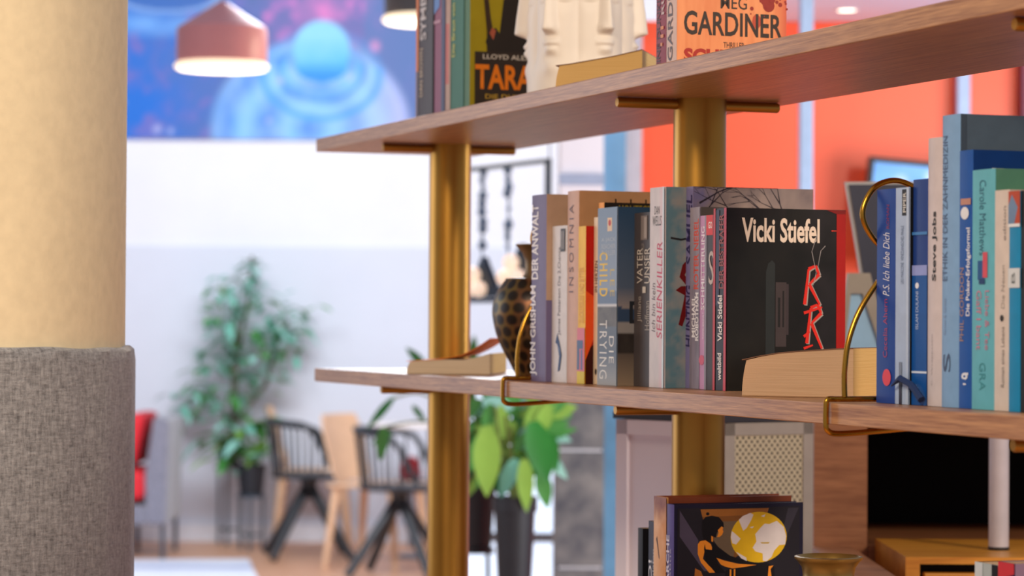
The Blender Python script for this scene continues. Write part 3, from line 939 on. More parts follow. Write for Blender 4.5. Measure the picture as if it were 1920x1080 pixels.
e, t, S, F = book('paperback_book', 'dark crimson spined paperback next to the white face vase', G3, .350, .3195, .05, .19, .12, ZU, '#8d2f40', '#3a2026')
write(e, 'title', 'EINE DUNKLE', S, (t * .12, .006, t * .5, .1), '#4a1420', 90, .015)
write(e, 'author_name', 'RUG', S, (t * .55, .07, t * .85, .112), '#cbb2b4', 90, .02)
patch(e, 'emblem', S, [(rect(t * .5, .052, t * .8, .056), '#d98a5a'), (rect(t * .5, .042, t * .8, .046), '#d98a5a'), (rect(t * .5, .032, t * .7, .036), '#d98a5a')])
e, t, S, F = book('paperback_book', 'orange thriller paperback with a blood splatter on its facing cover', G3, .319, .289, .05, .19, .145, ZU, '#d8bcb2', '#dd8a56')
def rust(s, q):
    n = fbm(s * 22, q * 3)
    c = mixc(lin('#e79a66'), lin('#cf7444'), n)
    c = mixc(c, lin('#c24a34'), max(0, s - .88) * 7)
    return mixc(c, lin('#8d3c28'), max(0, q - .45) * 1.2 * n)
art(e, 'cover_print', F, (0, 0, .145, .19), rust, 60, 40)
write(e, 'spine_author', 'GARDINER', S, (t * .18, .012, t * .66, .14), '#5c4a4c', 90, .01)
write(e, 'author_first_name', 'MEG', F, (.057, .0755, .092, .0905), '#2a1a14', 0, .004, 0, 1, .0003)
write(e, 'author_name', 'GARDINER', F, (.009, .0425, .139, .0715), '#2a1a14', 0, .02, 0, 1, .0003)
write(e, 'small_note', 'THRILLER', F, (.061, .0285, .089, .0355), '#3a2018', 0, .01, 0, 1, .0003)
write(e, 'title', 'SCHMERZ', F, (.009, .008, .12, .0265), '#a01c12', 0, .05, 0, 1, .0003)
rs = random.Random(5)
spl = [(disc(.119, .093, .012, .012, 12), '#8c1d14'), (disc(.108, .1, .012, .008, 12), '#8c1d14'), (disc(.121, .082, .008, .008, 12), '#8c1d14'), (disc(.105, .062, .006, .009, 10), '#b04028')]
for _ in range(26):
    spl.append((disc(.115 + rs.gauss(0, .014), .09 + rs.gauss(0, .011), rs.uniform(.0008, .003), None, 8), '#8c1d14'))
patch(e, 'blood_splatter', F, spl, .0002)

# --- low shelf
e, t, S, F = book('paperback_book', 'thinnest black book on the low shelf', G4, .421, .406, .06, .207, .045, ZB, '#17171c', '#17171c')
e, t, S, F = book('paperback_book', 'charcoal blue book with white lettering on the low shelf', G4, .395, .367, .063, .2175, .14, ZB, '#353a4c', '#2b2e3a')
write(e, 'title', 'SO!', S, (t * .1, .13, t * .44, .17), '#d6dae4', 90, .01)
write(e, 'title_line', 'gut schlafen', S, (t * .52, .11, t * .8, .184), '#b6bccb', 90, 0)
e, t, S, F = book('hardcover_book', 'worn orange cream hardcover with a scuffed top on the low shelf', G4, .366, .329, .06, .250, .165, ZB, '#cf9a64', '#7a3c22', True)
def worn(s, q):
    n = fbm(s * 4, q * 22)
    c = mixc(lin('#e0b48c'), lin('#c9863f'), s + (n - .5) * .8)
    return mixc(c, lin('#7a3f38'), max(0, q - .86) * 8 * (.5 + n))
art(e, 'spine_print', S, (0, 0, t, .250), worn, 16, 60)
patch(e, 'scratch', S, [([(t * .2, .198), (t * .3, .19), (t * .42, .176), (t * .5, .174), (t * .36, .192), (t * .28, .202)], '#4a2c24')], .0003)
e, t, S, F = book('hardcover_book', 'navy hardcover with a seated figure and a yellow globe on its cover', G4, .328, .307, .058, .243, .172, ZB, '#5a5490', '#1b1830', True)
write(e, 'title', 'MARCHE', S, (t * .2, .135, t * .62, .206), '#cfcbe0', 90, .02)
write(e, 'author_name', 'der Globus', S, (t * .66, .1, t * .86, .19), '#a9a4c4', 90, 0)
oc, og, ye = '#e08a2a', '#a8662a', '#d8b01c'
H_ = .243
def gp(pts):                                # outline points across and down the cover
    return [(x * .0001696 - .0623, H_ + .029 - y * .0001478) for x, y in pts]
def gd(cx_, cy_, a, b, n_=40):
    return gp([(cx_ + a * math.cos(2 * PI * i / n_), cy_ - b * math.sin(2 * PI * i / n_)) for i in range(n_)])
hair = '#120f12'; wh = '#d8d2d4'
pl = [(gp([(392, 226), (1352, 226), (1352, 900), (392, 900)]), '#211e26'),
      (gp([(410, 245), (555, 490), (550, 560), (640, 740), (600, 740), (410, 455)]), '#4a4358'),
      (gp([(570, 238), (1108, 238), (1060, 340), (960, 560), (840, 640), (660, 480), (640, 300), (590, 320)]), '#7a4e24'),
      (gp([(570, 238), (1108, 238), (1090, 290), (585, 300)]), '#96602a'),
      (gp([(730, 340), (860, 340), (830, 640), (720, 560), (670, 490)]), '#6a5a48'),
      (gp([(1260, 240), (1345, 240), (1250, 470), (1215, 440)]), '#35323e'),
      (gd(1028, 475, 222, 208), ye),
      (gp([(900, 300), (960, 275), (985, 290), (965, 340), (930, 400), (905, 420), (885, 370), (870, 330)]), wh),
      (gp([(815, 420), (850, 450), (885, 485), (850, 530), (820, 520), (808, 470)]), wh),
      (gp([(1045, 395), (1075, 365), (1110, 370), (1170, 345), (1225, 395), (1245, 470), (1238, 540), (1190, 545), (1150, 590), (1130, 640), (1090, 675), (1062, 670), (1060, 610), (1000, 590), (980, 560), (1010, 510), (1000, 450)]), wh),
      (gp([(850, 590), (930, 640), (935, 668), (890, 645)]), wh),
      (gp([(1045, 303), (1080, 288), (1070, 312)]), wh), (gp([(955, 392), (990, 385), (975, 402)]), wh),
      (gp([(1040, 518), (1115, 518), (1105, 530), (1050, 528)]), '#b8982c'),
      (gp([(585, 330), (610, 300), (660, 290), (715, 305), (750, 350), (752, 385), (725, 395), (700, 430), (690, 470), (662, 460), (655, 500), (620, 520), (590, 470), (580, 400)]), hair),
      (gd(626, 275, 13, 13, 12), hair),
      (gp([(735, 380), (748, 390), (743, 405), (749, 424), (738, 450), (718, 466), (700, 465), (712, 430), (705, 410)]), oc),
      (gp([(655, 455), (668, 462), (668, 505), (655, 500)]), oc),
      (gp([(550, 520), (570, 495), (610, 490), (650, 520), (668, 570), (610, 562), (600, 590), (590, 640), (640, 700), (700, 755), (640, 755), (575, 670), (550, 600)]), oc),
      (gp([(660, 500), (720, 555), (800, 620), (870, 645), (960, 680), (1060, 690), (1100, 680), (1090, 697), (960, 704), (800, 664), (700, 634), (705, 680), (770, 760), (690, 760), (612, 660), (598, 560), (605, 520), (612, 566), (660, 575)]), hair),
      (gp([(695, 635), (760, 660), (870, 690), (1010, 702), (900, 718), (820, 725), (760, 707), (730, 690)]), oc),
      (gp([(800, 727), (1000, 708), (1100, 692), (1150, 720), (1160, 860), (760, 860), (770, 740)]), hair),
      (gp([(800, 733), (813, 732), (813, 860), (800, 860)]), oc), (gp([(832, 730), (844, 729), (844, 860), (832, 860)]), oc),
      (gp([(530, 715), (575, 740), (620, 860), (520, 860)]), og), (gp([(1108, 716), (1145, 710), (1122, 740), (1138, 860), (1096, 860)]), oc)]
patch(e, 'cover_art', F, pl, .0002)

e, t, S, F = book('paperback_book', 'pale grey green book with a black spine edge low at the right', G4, -.3955, -.4370, .06, .236, .14, ZB, '#a9b6b8', '#0e0e10')
patch(e, 'spine_print', S, [(rect(0, .14, t * .34, .236), '#c7d2d8'), (rect(t * .74, 0, t, .236), '#0d0d0f')])
e, t, S, F = book('paperback_book', 'navy book with a red top and lilac cover low at the right', G4, -.4380, -.4665, .06, .240, .14, ZB, '#2f2f5c', '#a892b4')
patch(e, 'spine_print', S, [([(0, .224), (t, .230), (t, .240), (0, .240)], '#c6303a')])

# ------------------------------------------------------------------ lying books
def lying(name, label, A, B, L, z, hs, cov, covt, paper, paper_lit, curl=None, group=None, over=.0):
    """A,B: ends of the near edge (x,y); L: length going away; hs: heights across the near edge"""
    A, B = Vector(A), Vector(B)
    w = (B - A).length
    d = (B - A).normalized()
    ang = math.atan2(d.y, d.x)
    e = empty(name, (A.x, A.y, z + .0004), ang, label, 'book', group)
    n = len(hs) - 1
    def hz(s):
        q = s * n
        i = min(int(q), n - 1)
        return hs[i] + (hs[i + 1] - hs[i]) * (q - i)
    K = 24
    ct = .0009
    bm = bmesh.new()
    cols = []
    for i in range(K + 1):
        s = i / K
        cols.append([[bm.verts.new((w * s + (.005 * (j / 8) ** 2 * (1 - s) ** 4), y_, ct + (hz(s) - 2 * ct) * j / 8)) for j in range(9)] for y_ in (.001, L - .001)])
    for a, b in zip(cols, cols[1:]):
        for j in range(8):
            bm.faces.new((a[0][j], b[0][j], b[0][j + 1], a[0][j + 1]))
            bm.faces.new((b[1][j], a[1][j], a[1][j + 1], b[1][j + 1]))
        bm.faces.new((a[0][8], b[0][8], b[1][8], a[1][8]))
        bm.faces.new((b[0][0], a[0][0], a[1][0], b[1][0]))
    for c_ in (cols[0], cols[-1]):
        for j in range(8):
            bm.faces.new((c_[0][j], c_[0][j + 1], c_[1][j + 1], c_[1][j]))
    bmesh.ops.recalc_face_normals(bm, faces=bm.faces[:])
    for f in bm.faces:
        if f.normal.x > .7: f.material_index = 1  # right side gets a paper coloured as if lit
    link('page_block', bm, [paper, paper_lit], e)
    bm = bmesh.new()
    def sheet(zf, th):
        rows = []
        for i in range(K + 1):
            s = i / K
            x_ = w * s * (1 + over)
            rows.append([bm.verts.new((x_, y_, zf(s) + q)) for y_ in (0, L) for q in (0, th)])
        for a, b in zip(rows, rows[1:]):
            bm.faces.new((a[0], b[0], b[1], a[1])); bm.faces.new((b[2], a[2], a[3], b[3]))
            bm.faces.new((a[1], b[1], b[3], a[3])); bm.faces.new((b[0], a[0], a[2], b[2]))
        for r_ in (rows[0], rows[-1]):
            bm.faces.new((r_[0], r_[1], r_[3], r_[2]))
    sheet(lambda s: 0, ct * .9)
    link('back_cover', bm, C(cov), e)
    bm = bmesh.new()
    sheet(lambda s: hz(s) - ct + (curl(s) if curl else 0), ct)
    link('front_cover', bm, C(covt), e)
    return e
def xy(u, v):
    p = SW(u, v, 0)
    return (p[0], p[1])
P1 = pages('paper_pale', '#cdb89c', '#e2cfb4')
P2 = pages('paper_lit_side', '#dfba74', '#eccf90')  # lit right side of a page block, the light put into its colour
P3 = pages('paper_tan', '#bd9873', '#d0ab86')
P4 = pages('paper_golden', '#d6a961', '#e4bb76')  # plain paper of one book, painted lit side of another
lying('paperback_book', 'thin paperback lying flat with an orange curled cover beside the vase', xy(1.185, -.004 + .012), xy(1.125, .107 + .012), .18, ZL, [.019, .021, .022, .0225, .022, .026, .032], '#c9b69c', '#f07c1e', P1, P2,
      curl=lambda s: .0 if s < .35 else .022 * ((s - .35) / .65) ** 1.6, group='books lying flat on the shelves')
lying('paperback_book', 'fat tan paged paperback lying flat before the black thriller', xy(.0238, .012), xy(-.068, .100), .185, ZL, [.040, .0445, .048, .050, .0515, .053, .054], '#b58c66', '#7d5a44', P3, P4, group='books lying flat on the shelves')
lying('paperback_book', 'tan paged paperback lying flat before the white face vase', xy(.600, .0165), xy(.537, .1115), .15, ZU, [.031, .033, .036, .039, .042, .046, .050], '#c9a468', '#7a4a34', P4, P2, group='books lying flat on the shelves')

# ------------------------------------------------------------------ wire bookends
BRASS = M('polished_brass_wire', '#b98630', .22, 1., vary=.04, scale=20)
def bookend(u, label):
    x, y, z = SW(u, 0, ZL + .0005)
    e = empty('wire_bookend', (x, y, z), YAW, label, 'bookend', 'gold wire bookends')
    r = .0030
    bm = bmesh.new()
    pts = [(.016, .0055), (.0155, .02), (.016, .036), (.020, .062), (.032, .092), (.053, .122), (.076, .146), (.100, .166), (.112, .190), (.102, .215), (.076, .2265), (.050, .218), (.037, .192), (.049, .167), (.076, .146), (.099, .122), (.120, .092), (.132, .062), (.136, .036), (.1365, .0055)]
    path = smooth_path([(p[0], (0.0016 if 8 < i < 15 else -.0016), p[1]) for i, p in enumerate(pts)], 7)
    tube(bm, path, r, 10)
    link('loop', bm, BRASS, e, .9)
    bm = bmesh.new()
    p = [(.16, 0, .0034), (.014, 0, .0034), (.004, 0, .0036), (-.0028, 0, .0026), (-.0042, 0, -.004), (-.0042, 0, -.0235), (-.002, 0, -.0285), (.006, 0, -.0315), (.03, 0, -.031), (.09, 0, -.0268)]
    tube(bm, smooth_path(p, 5), r, 10)
    link('clip', bm, BRASS, e, .9)
bookend(.7335, 'gold wire bookend clipped to the shelf beside the spotted vase')
bookend(-.2085, 'gold wire bookend clipped to the shelf beside the royal blue paperback')

# ------------------------------------------------------------------ spotted vase
def spotted():
    m = bpy.data.materials.new('patinated_brass_spots')
    m.use_nodes = True
    t = m.node_tree
    b = t.nodes['Principled BSDF']
    tc = t.nodes.new('ShaderNodeTexCoord')
    a = t.nodes.new('ShaderNodeVertexColor'); a.layer_name = 'print'
    nz = t.nodes.new('ShaderNodeTexNoise'); nz.inputs['Scale'].default_value = 40
    t.links.new(tc.outputs['Object'], nz.inputs['Vector'])
    mx = t.nodes.new('ShaderNodeMix'); mx.data_type = 'RGBA'; mx.blend_type = 'MULTIPLY'; mx.inputs['Factor'].default_value = .5
    t.links.new(a.outputs['Color'], mx.inputs[6]); t.links.new(nz.outputs['Color'], mx.inputs[7])
    t.links.new(mx.outputs[2], b.inputs['Base Color'])
    b.inputs['Metallic'].default_value = .55
    b.inputs['Roughness'].default_value = .38
    return m
vx = SW(.97, .1315, ZL + .0005)
va = empty('spotted_vase', vx, 0, 'dark bronze vase with rows of oval spots and a narrow neck', 'vase')
prof = [(.026, 0), (.028, .004), (.036, .02), (.047, .04), (.056, .062), (.0608, .084), (.0615, .098), (.058, .116), (.050, .130), (.0425, .140)]
path = smooth_path([(p[0], 0, p[1]) for p in prof], 8)
bm = bmesh.new()
lay = bm.loops.layers.float_color.new('print')
n = 160
dk, lt = lin('#2a2019'), lin('#80622e')
def vcol(a, z):
    rows_ = 8
    q = (z - .004) / .138 * rows_
    row_ = math.floor(q)
    k = a / (2 * PI) * 16 + (.5 if row_ % 2 else 0)
    fx, fy = k - math.floor(k) - .5, q - row_ - .5
    d = math.hypot(fx / .44, fy / .47)
    edge = lin('#7c5436') if math.sin(a * 3) > 0 else lt
    return mixc(dk, edge, (d - .75) * 3)
rings = [[bm.verts.new((p.x * math.cos(2 * PI * i / n), p.x * math.sin(2 * PI * i / n), p.z)) for i in range(n)] for p in path]
for a, b, pa, pb in zip(rings, rings[1:], path, path[1:]):
    for i in range(n):
        f = bm.faces.new((a[i], a[(i + 1) % n], b[(i + 1) % n], b[i]))
        for l, (ii, zz) in zip(f.loops, ((i, pa.z), (i + 1, pa.z), (i + 1, pb.z), (i, pb.z))):
            l[lay] = (*vcol(2 * PI * ii / n, zz), 1)
bm.faces.new(list(reversed(rings[0])))
link('body', bm, spotted(), va, 1.0)
bm = bmesh.new()
lathe(bm, [(.0425, .1395), (.043, .1415), (.030, .1425), (.019, .143), (.0155, .148), (.0145, .158), (.0150, .168), (.0185, .178), (.0265, .1875), (.0285, .1895), (.0280, .191), (.024, .189), (.016, .178), (.0125, .166), (.012, .15)], 48, cap=(False, False))
link('neck', bm, M('bronze_neck', '#6e5638', .4, .6, vary=.2, scale=30), va, .9)

# small brass vase below
bx = SW(.1, .1585, ZB + .0005)
sv = empty('brass_vase', bx, 0, 'small brass vase with a flared rim before the globe hardcover', 'vase')
bm = bmesh.new()
zt = ZC - .2685 - ZB
prof = [(.030, 0), (.034, .01), (.05, .06), (.052, .09), (.042, .13), (.032, zt - .03), (.029, zt - .02), (.0305, zt - .011), (.0355, zt - .004), (.0385, zt - .0015), (.0388, zt + .0012), (.036, zt + .002), (.0335, zt - .001), (.028, zt - .012), (.026, zt - .03), (.025, .1)]
lathe(bm, prof, 64, cap=(True, False))
link('body', bm, M('aged_brass', '#9a8046', .36, .8, vary=.12, scale=25), sv, .8)

# ------------------------------------------------------------------ white face vase
fv = empty('face_vase', SW(.84, .1485, ZU + .0005), YAW, 'white ceramic vase moulded with faces, on the top shelf', 'vase')
bm = bmesh.new()
n, mrow = 300, 150
Hf = .29
def g(x, s): return math.exp(-(x / s) ** 2)
def ss(a, b, x):
    t_ = min(1, max(0, (x - a) / (b - a)))
    return t_ * t_ * (3 - 2 * t_)
def face_r(a, z):
    r = .0755
    seg = 2 * PI / 6
    o = (a - math.radians(-90 - 20.5 - 35)) / seg
    fr = (o - round(o)) * seg                # angle from the middle of the nearest face
    s = fr * .08                             # arc distance
    r -= .008 * (abs(fr) / (seg / 2)) ** 2 * ss(.03, .075, z)
    k = ss(.092, .101, z)                    # nose: a long wedge, widest at its tip
    q = min(1, max(0, (z - .098) / .080))
    w_ = .0125 - .0055 * q
    r += (.0185 - .009 * q) * max(0, 1 - (abs(s) / w_) ** 1.5) * k
    for sg in (-1, 1):
        r += .003 * g(s - sg * .0085, .004) * g(z - .103, .006)
    # lips and chin
    r += .0052 * g(z - .0825, .0050) * max(0, 1 - (abs(s) / .017) ** 2)
    r += .0046 * g(z - .0725, .0055) * max(0, 1 - (abs(s) / .0125) ** 2)
    r -= .0020 * g(z - .0778, .0016) * max(0, 1 - (abs(s) / .016) ** 2)
    r -= .0015 * g(z - .062, .005) * g(s, .012)
    r += .003 * g(z - .048, .010) * g(s, .014)
    for sg in (-1, 1):                       # eye sockets and closed lids
        r -= .0065 * g(s - sg * .021, .012) * g(z - .145, .012)
        r += .0055 * g(s - sg * .0215, .0095) * g(z - .143, .0075)
        r -= .0016 * g(s - sg * .0215, .010) * g(z - .1365 - .0012 * abs(s - sg * .0215) / .01, .0013)
        r += .003 * g(s - sg * .021, .014) * g(z - .166, .007)
    return r
rings = []
for j in range(mrow + 1):
    z = Hf * j / mrow
    rings.append([bm.verts.new((face_r(2 * PI * i / n, z) * math.cos(2 * PI * i / n), face_r(2 * PI * i / n, z) * math.sin(2 * PI * i / n), z)) for i in range(n)])
for a, b in zip(rings, rings[1:]):
    for i in range(n):
        bm.faces.new((a[i], a[(i + 1) % n], b[(i + 1) % n], b[i]))
bm.faces.new(list(reversed(rings[0])))
link('body', bm, M('white_bisque', '#ece2d6', .5, vary=.02, scale=10), fv, 3.2)
bm = bmesh.new(); lathe(bm, [(.070, .288), (.076, .29), (.076, .297), (.066, .297), (.062, .27)], 64, cap=(False, False))
link('rim', bm, M('white_bisque', '#ece2d6', .5), fv, .8)

# ------------------------------------------------------------------ hanging frame with strings and round candles
hf = empty('hanging_frame', (-.226, 8.69, 0), math.atan2(8.0 - 8.69, .106 + .226), 'black rectangular frame hung on wires with dark strings and pale balls', 'hanging display')
Wf = math.hypot(.332, .69)
BLK = M('black_metal', '#1c2f42', .45, .2)
za, zb_ = ZC + .055, ZC + .487
bm = bmesh.new()
for p in (((0, 0, za), (.022, .012, zb_)), ((Wf - .022, 0, za), (Wf, .012, zb_)), ((0, 0, zb_ - .013), (Wf, .012, zb_)), ((0, -.03, za), (Wf, .05, za + .014))):
    box(bm, *p)
link('frame', bm, BLK, hf)
bm = bmesh.new()
for x in (.02, Wf - .02): tube(bm, [(x, .015, zb_), (x, .015, 3.6)], .002, 6)
link('hanging_wire', bm, BLK, hf)
for k, xs_ in enumerate((.27, .46)):
    bm = bmesh.new()
    rr = random.Random(k)
    z = zb_ - .02
    tube(bm, [(xs_, .015, z), (xs_, .015, za + .12)], .003, 6)
    while z > za + .16:
        ball(bm, (xs_ + rr.uniform(-.008, .008), .015, z), rr.uniform(.006, .017), 8, 6)
        z -= rr.uniform(.018, .032)
    link('bead_string', bm, M('dark_beads', '#6f8ba6', .5), hf)
CAND = emit('pale_glow', '#f7d6ba', .8, (.85, .7, .6))
for xs_, zs in ((.22, za + .017), (.50, za + .052)):
    p = Matrix.Rotation(hf.rotation_euler.z, 3, 'Z') @ Vector((xs_, .014, 0))
    e = empty('ball_stack', (p.x - .226, p.y + 8.69, zs), hf.rotation_euler.z, 'three pale glowing balls piled on the %s black holder in the hanging frame' % ('lower left' if xs_ < .4 else 'upper right'), 'ball stack', 'piles of pale balls in the hanging frame')
    bm = bmesh.new()
    vs = []
    for y_ in (.02, .045):
        vs.append([bm.verts.new(q) for q in ((-.115, y_, 0), (.115, y_, 0), (0, y_, .13))])
    bm.faces.new(vs[0]); bm.faces.new(list(reversed(vs[1])))
    for i in range(3): bm.faces.new((vs[0][i], vs[1][i], vs[1][(i + 1) % 3], vs[0][(i + 1) % 3]))
    if xs_ > .4: box(bm, (-.12, -.03, -.036), (.12, .04, -.001))
    link('holder', bm, BLK, e)
    for (dx, dz) in ((-.045, .026), (.045, .026), (0, .072)):
        bm = bmesh.new(); ball(bm, (dx, -.008, dz), .026, 16, 12)
        link('ball', bm, CAND, e, 3.2)

# ------------------------------------------------------------------ white cabinet with perforated side
def perforated():
    m = bpy.data.materials.new('perforated_metal')
    m.use_nodes = True
    t = m.node_tree
    b = t.nodes['Principled BSDF']
    tc = t.nodes.new('ShaderNodeTexCoord')
    sp = t.nodes.new('ShaderNodeSeparateXYZ')
    t.links.new(tc.outputs['Object'], sp.inputs[0])
    def wv(sock, f, ph=0.):
        a = t.nodes.new('ShaderNodeMath'); a.operation = 'MULTIPLY_ADD'; a.inputs[1].default_value = f; a.inputs[2].default_value = ph
        t.links.new(sock, a.inputs[0])
        s_ = t.nodes.new('ShaderNodeMath'); s_.operation = 'SINE'
        t.links.new(a.outputs[0], s_.inputs[0])
        return s_
    f = 2 * PI / .0105
    a = wv(sp.outputs['X'], f); c = wv(sp.outputs['Z'], f * .9)
    p = t.nodes.new('ShaderNodeMath'); p.operation = 'MULTIPLY'
    t.links.new(a.outputs[0], p.inputs[0]); t.links.new(c.outputs[0], p.inputs[1])
    rp = t.nodes.new('ShaderNodeValToRGB')
    rp.color_ramp.elements[0].position = .18; rp.color_ramp.elements[0].color = (*lin('#c9bda2'), 1)
    rp.color_ramp.elements[1].position = .40; rp.color_ramp.elements[1].color = (*lin('#5d554a'), 1)
    t.links.new(p.outputs[0], rp.inputs['Fac'])
    t.links.new(rp.outputs['Color'], b.inputs['Base Color'])
    b.inputs['Roughness'].default_value = .5
    return m
LACQ = M('white_lacquer', '#e8e2ee', .45, vary=.02, scale=5)
cab = empty('metal_cabinet', (.3065, 3.86, 0), 0, 'white panelled cabinet with a perforated metal side behind the gold post', 'cabinet')
hz_ = 1.203
A_, B_, D_ = Vector((-.146, .14)), Vector((0, 0)), Vector((.137, .085))
E_ = A_ + D_ - B_
bm = bmesh.new()
def prism(bm, pts, z0, z1):
    lo = [bm.verts.new((p.x, p.y, z0)) for p in pts]
    hi = [bm.verts.new((p.x, p.y, z1)) for p in pts]
    k = len(pts)
    bm.faces.new(list(reversed(lo))); bm.faces.new(hi)
    for i in range(k): bm.faces.new((lo[i], lo[(i + 1) % k], hi[(i + 1) % k], hi[i]))
prism(bm, [B_, D_, E_, A_], 0, hz_)
link('body', bm, LACQ, cab, bevel=.002)
def rim(bm, P, Q, w, out, z0, z1):
    d = (Q - P); L = d.length; d = d / L
    nrm = Vector((d.y, -d.x))
    for (a, b, c0, c1) in ((0, w, z0, z1), (L - w, L, z0, z1), (0, L, z0, z0 + w), (0, L, z1 - w, z1)):
        prism(bm, [P + d * a, P + d * a + nrm * out, P + d * b + nrm * out, P + d * b][::-1], c0, c1)
bm = bmesh.new(); rim(bm, A_, B_, .022, .005, .02, hz_)
link('door_frame', bm, LACQ, cab)
bm = bmesh.new(); rim(bm, B_, D_, .018, .005, .02, hz_)
link('side_frame', bm, M('grey_lacquer', '#a89f98', .5), cab)
bm = bmesh.new()
d_ = (D_ - B_); L_ = d_.length
box(bm, (.018, -.003, .05), (L_ - .018, -.0005, hz_ - .018))
o = link('perforated_panel', bm, perforated(), cab)
o.rotation_euler = (0, 0, math.atan2(d_.y, d_.x))
bm = bmesh.new(); prism(bm, [B_ + Vector((0, -.008)), D_ + Vector((.004, -.006)), E_, A_ + Vector((-.008, 0))], hz_ + .001, hz_ + .012)
link('top_panel', bm, M('dark_top', '#2c2a34', .5), cab)

# ------------------------------------------------------------------ wooden sideboard with a dark niche, tall back unit
SB = wood('warm_oak_veneer', '#8a5636', '#b0764e', 'X', .45, 8, 5)
SB2 = wood('orange_oak', '#c07a24', '#dd9a38', 'X', .4, 8, 5)
sb = empty('sideboard', (.46, 4.05, 0), 0, 'warm wooden sideboard with an open dark niche at the right', 'sideboard')
bm = bmesh.new()
box(bm, (.0, .0, 0), (.081, .5, 1.215))
box(bm, (.081, .0, 1.196), (1.1, .5, 1.215))
link('side_panel', bm, SB, sb)
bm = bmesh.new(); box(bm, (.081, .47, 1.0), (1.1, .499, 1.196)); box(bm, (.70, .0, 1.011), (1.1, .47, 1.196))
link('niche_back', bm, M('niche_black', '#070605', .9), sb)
bm = bmesh.new()
box(bm, (.082, .001, .98), (1.1, .469, 1.0105))
box(bm, (-.004, -.50, .972), (.056, -.001, 1.0105))
link('top_board', bm, SB, sb)
bm = bmesh.new(); box(bm, (.0, -.48, 0), (.05, -.002, .97)); link('base_cabinet', bm, SB, sb)
db = empty('drawer_box', (.553, 3.79, 0), 0, 'orange oak drawer box in front of the dark niche', 'drawer unit')
bm = bmesh.new()
box(bm, (0, -.055, 1.0125), (.9, .258, 1.0225))
box(bm, (0, -.055, 0), (.02, .258, 1.0125)); box(bm, (.02, .22, 0), (.9, .258, 1.0125))
link('carcass', bm, SB2, db)
bm = bmesh.new(); box(bm, (.026, -.057, .52), (.88, -.037, 1.0)); link('drawer_front', bm, SB2, db, bevel=.002)
bm = bmesh.new(); box(bm, (.021, -.032, 0), (.9, .2, 1.011)); link('drawer_gap', bm, M('gap_black', '#0c0805', .9), db)
# white tube on the drawer box
wp = empty('white_tube_stand', (.706, 3.86, 1.0227), 0, 'white metal tube standing on the drawer box before the niche', 'tube stand')
bm = bmesh.new(); lathe(bm, [(.0145, .004), (.0145, .30)], 32); link('tube', bm, M('white_tube', '#d2cbd2', .35, .1), wp, .6)
bm = bmesh.new(); lathe(bm, [(.0152, 0), (.0152, .0045)], 32); link('base_ring', bm, M('dark_ring', '#2c2422', .6), wp)

# tilted board on an easel, standing on the sideboard
ez = empty('display_board', (.55, 4.18, 1.2155), 0, 'dark slanted board in a pale frame behind the gold bookend', 'display board')
bm = bmesh.new()
q = [(.026 - .046, .380), (.26, .385), (.26, .085), (.062, .085), (.013 - .0, .236)]
def slab(bm, pts, y0, y1):
    pts = [(p[0], p[1] - .0265 if p[1] > .03 else p[1]) for p in pts]
    a = [bm.verts.new((p[0], y0, p[1])) for p in pts]; b = [bm.verts.new((p[0], y1, p[1])) for p in pts]
    bm.faces.new(a); bm.faces.new(list(reversed(b)))
    for i in range(len(pts)): bm.faces.new((a[i], b[i], b[(i + 1) % len(pts)], a[(i + 1) % len(pts)]))
slab(bm, [(-.0275, .3815), (.27, .386), (.27, .05), (.052, .06), (-.003, .236)], .004, .02)
link('board_frame', bm, M('pale_board_edge', '#b9b5b2', .5), ez)
bm = bmesh.new(); slab(bm, [(-.0225, .377), (.265, .381), (.265, .055), (.057, .065), (.002, .236)], .0, .0038)
link('board', bm, M('slate_board', '#35384a', .5), ez)
BEI = M('beige_leg', '#a89f90', .55)
bm = bmesh.new()
slab(bm, [(-.026, .238), (.008, .238), (.016, .206), (-.030, .206)], -.026, -.004)
slab(bm, [(.058, .0), (.082, .0), (.016, .206), (-.004, .206)], -.026, -.012)
slab(bm, [(-.052, .0), (-.040, .0), (-.022, .206), (-.030, .206)], -.026, -.012)
link('easel', bm, BEI, ez)
bm = bmesh.new(); slab(bm, [(-.041, .0), (.060, .0), (-.002, .206), (-.024, .206)], -.020, -.015)
link('blue_light_sheet', bm, M('pale_blue_light', '#a9d4f2', .2), ez)  # added sheet, its pale blue stands for light seen between the legs

# screen on the orange wall
tv = empty('television', (1.038, 7.98, ZC + .16), math.radians(-14) * 0 , 'flat screen with a blue picture hung on the orange wall', 'television')
tv.rotation_euler = (0, math.radians(5.2), 0)
bm = bmesh.new(); box(bm, (0, 0, 0), (.62, .05, .34)); link('casing', bm, M('screen_black', '#14161c', .4), tv, bevel=.003)
def scr(s, q):
    c = mixc(lin('#4d86c8'), lin('#79b4ee'), fbm(s * 5, q * 4))
    for (bx_, by_) in ((.14, .82), (.3, .9), (.45, .84), (.2, .6), (.6, .8)):
        c = mixc(c, lin('#bcd6f4'), max(0, 1 - math.hypot((s - bx_) * 1.8, q - by_) / .09) * 1.2)
    return c
m_ = printed('screen_picture', .2)
_nt = m_.node_tree
_nt.links.new([x for x in _nt.nodes if x.bl_idname == 'ShaderNodeVertexColor'][0].outputs['Color'], _nt.nodes['Principled BSDF'].inputs['Emission Color'])
_nt.nodes['Principled BSDF'].inputs['Emission Strength'].default_value = .6
art(tv, 'screen', (Vector((0, -.001, 0)), Vector((1, 0, 0)), Vector((0, 0, 1))), (.016, .016, .604, .324), scr, 40, 24, mat=m_)
bm = bmesh.new(); box(bm, (.2, .05, .1), (.4, .222, .25)); link('wall_bracket', bm, BLK, tv)

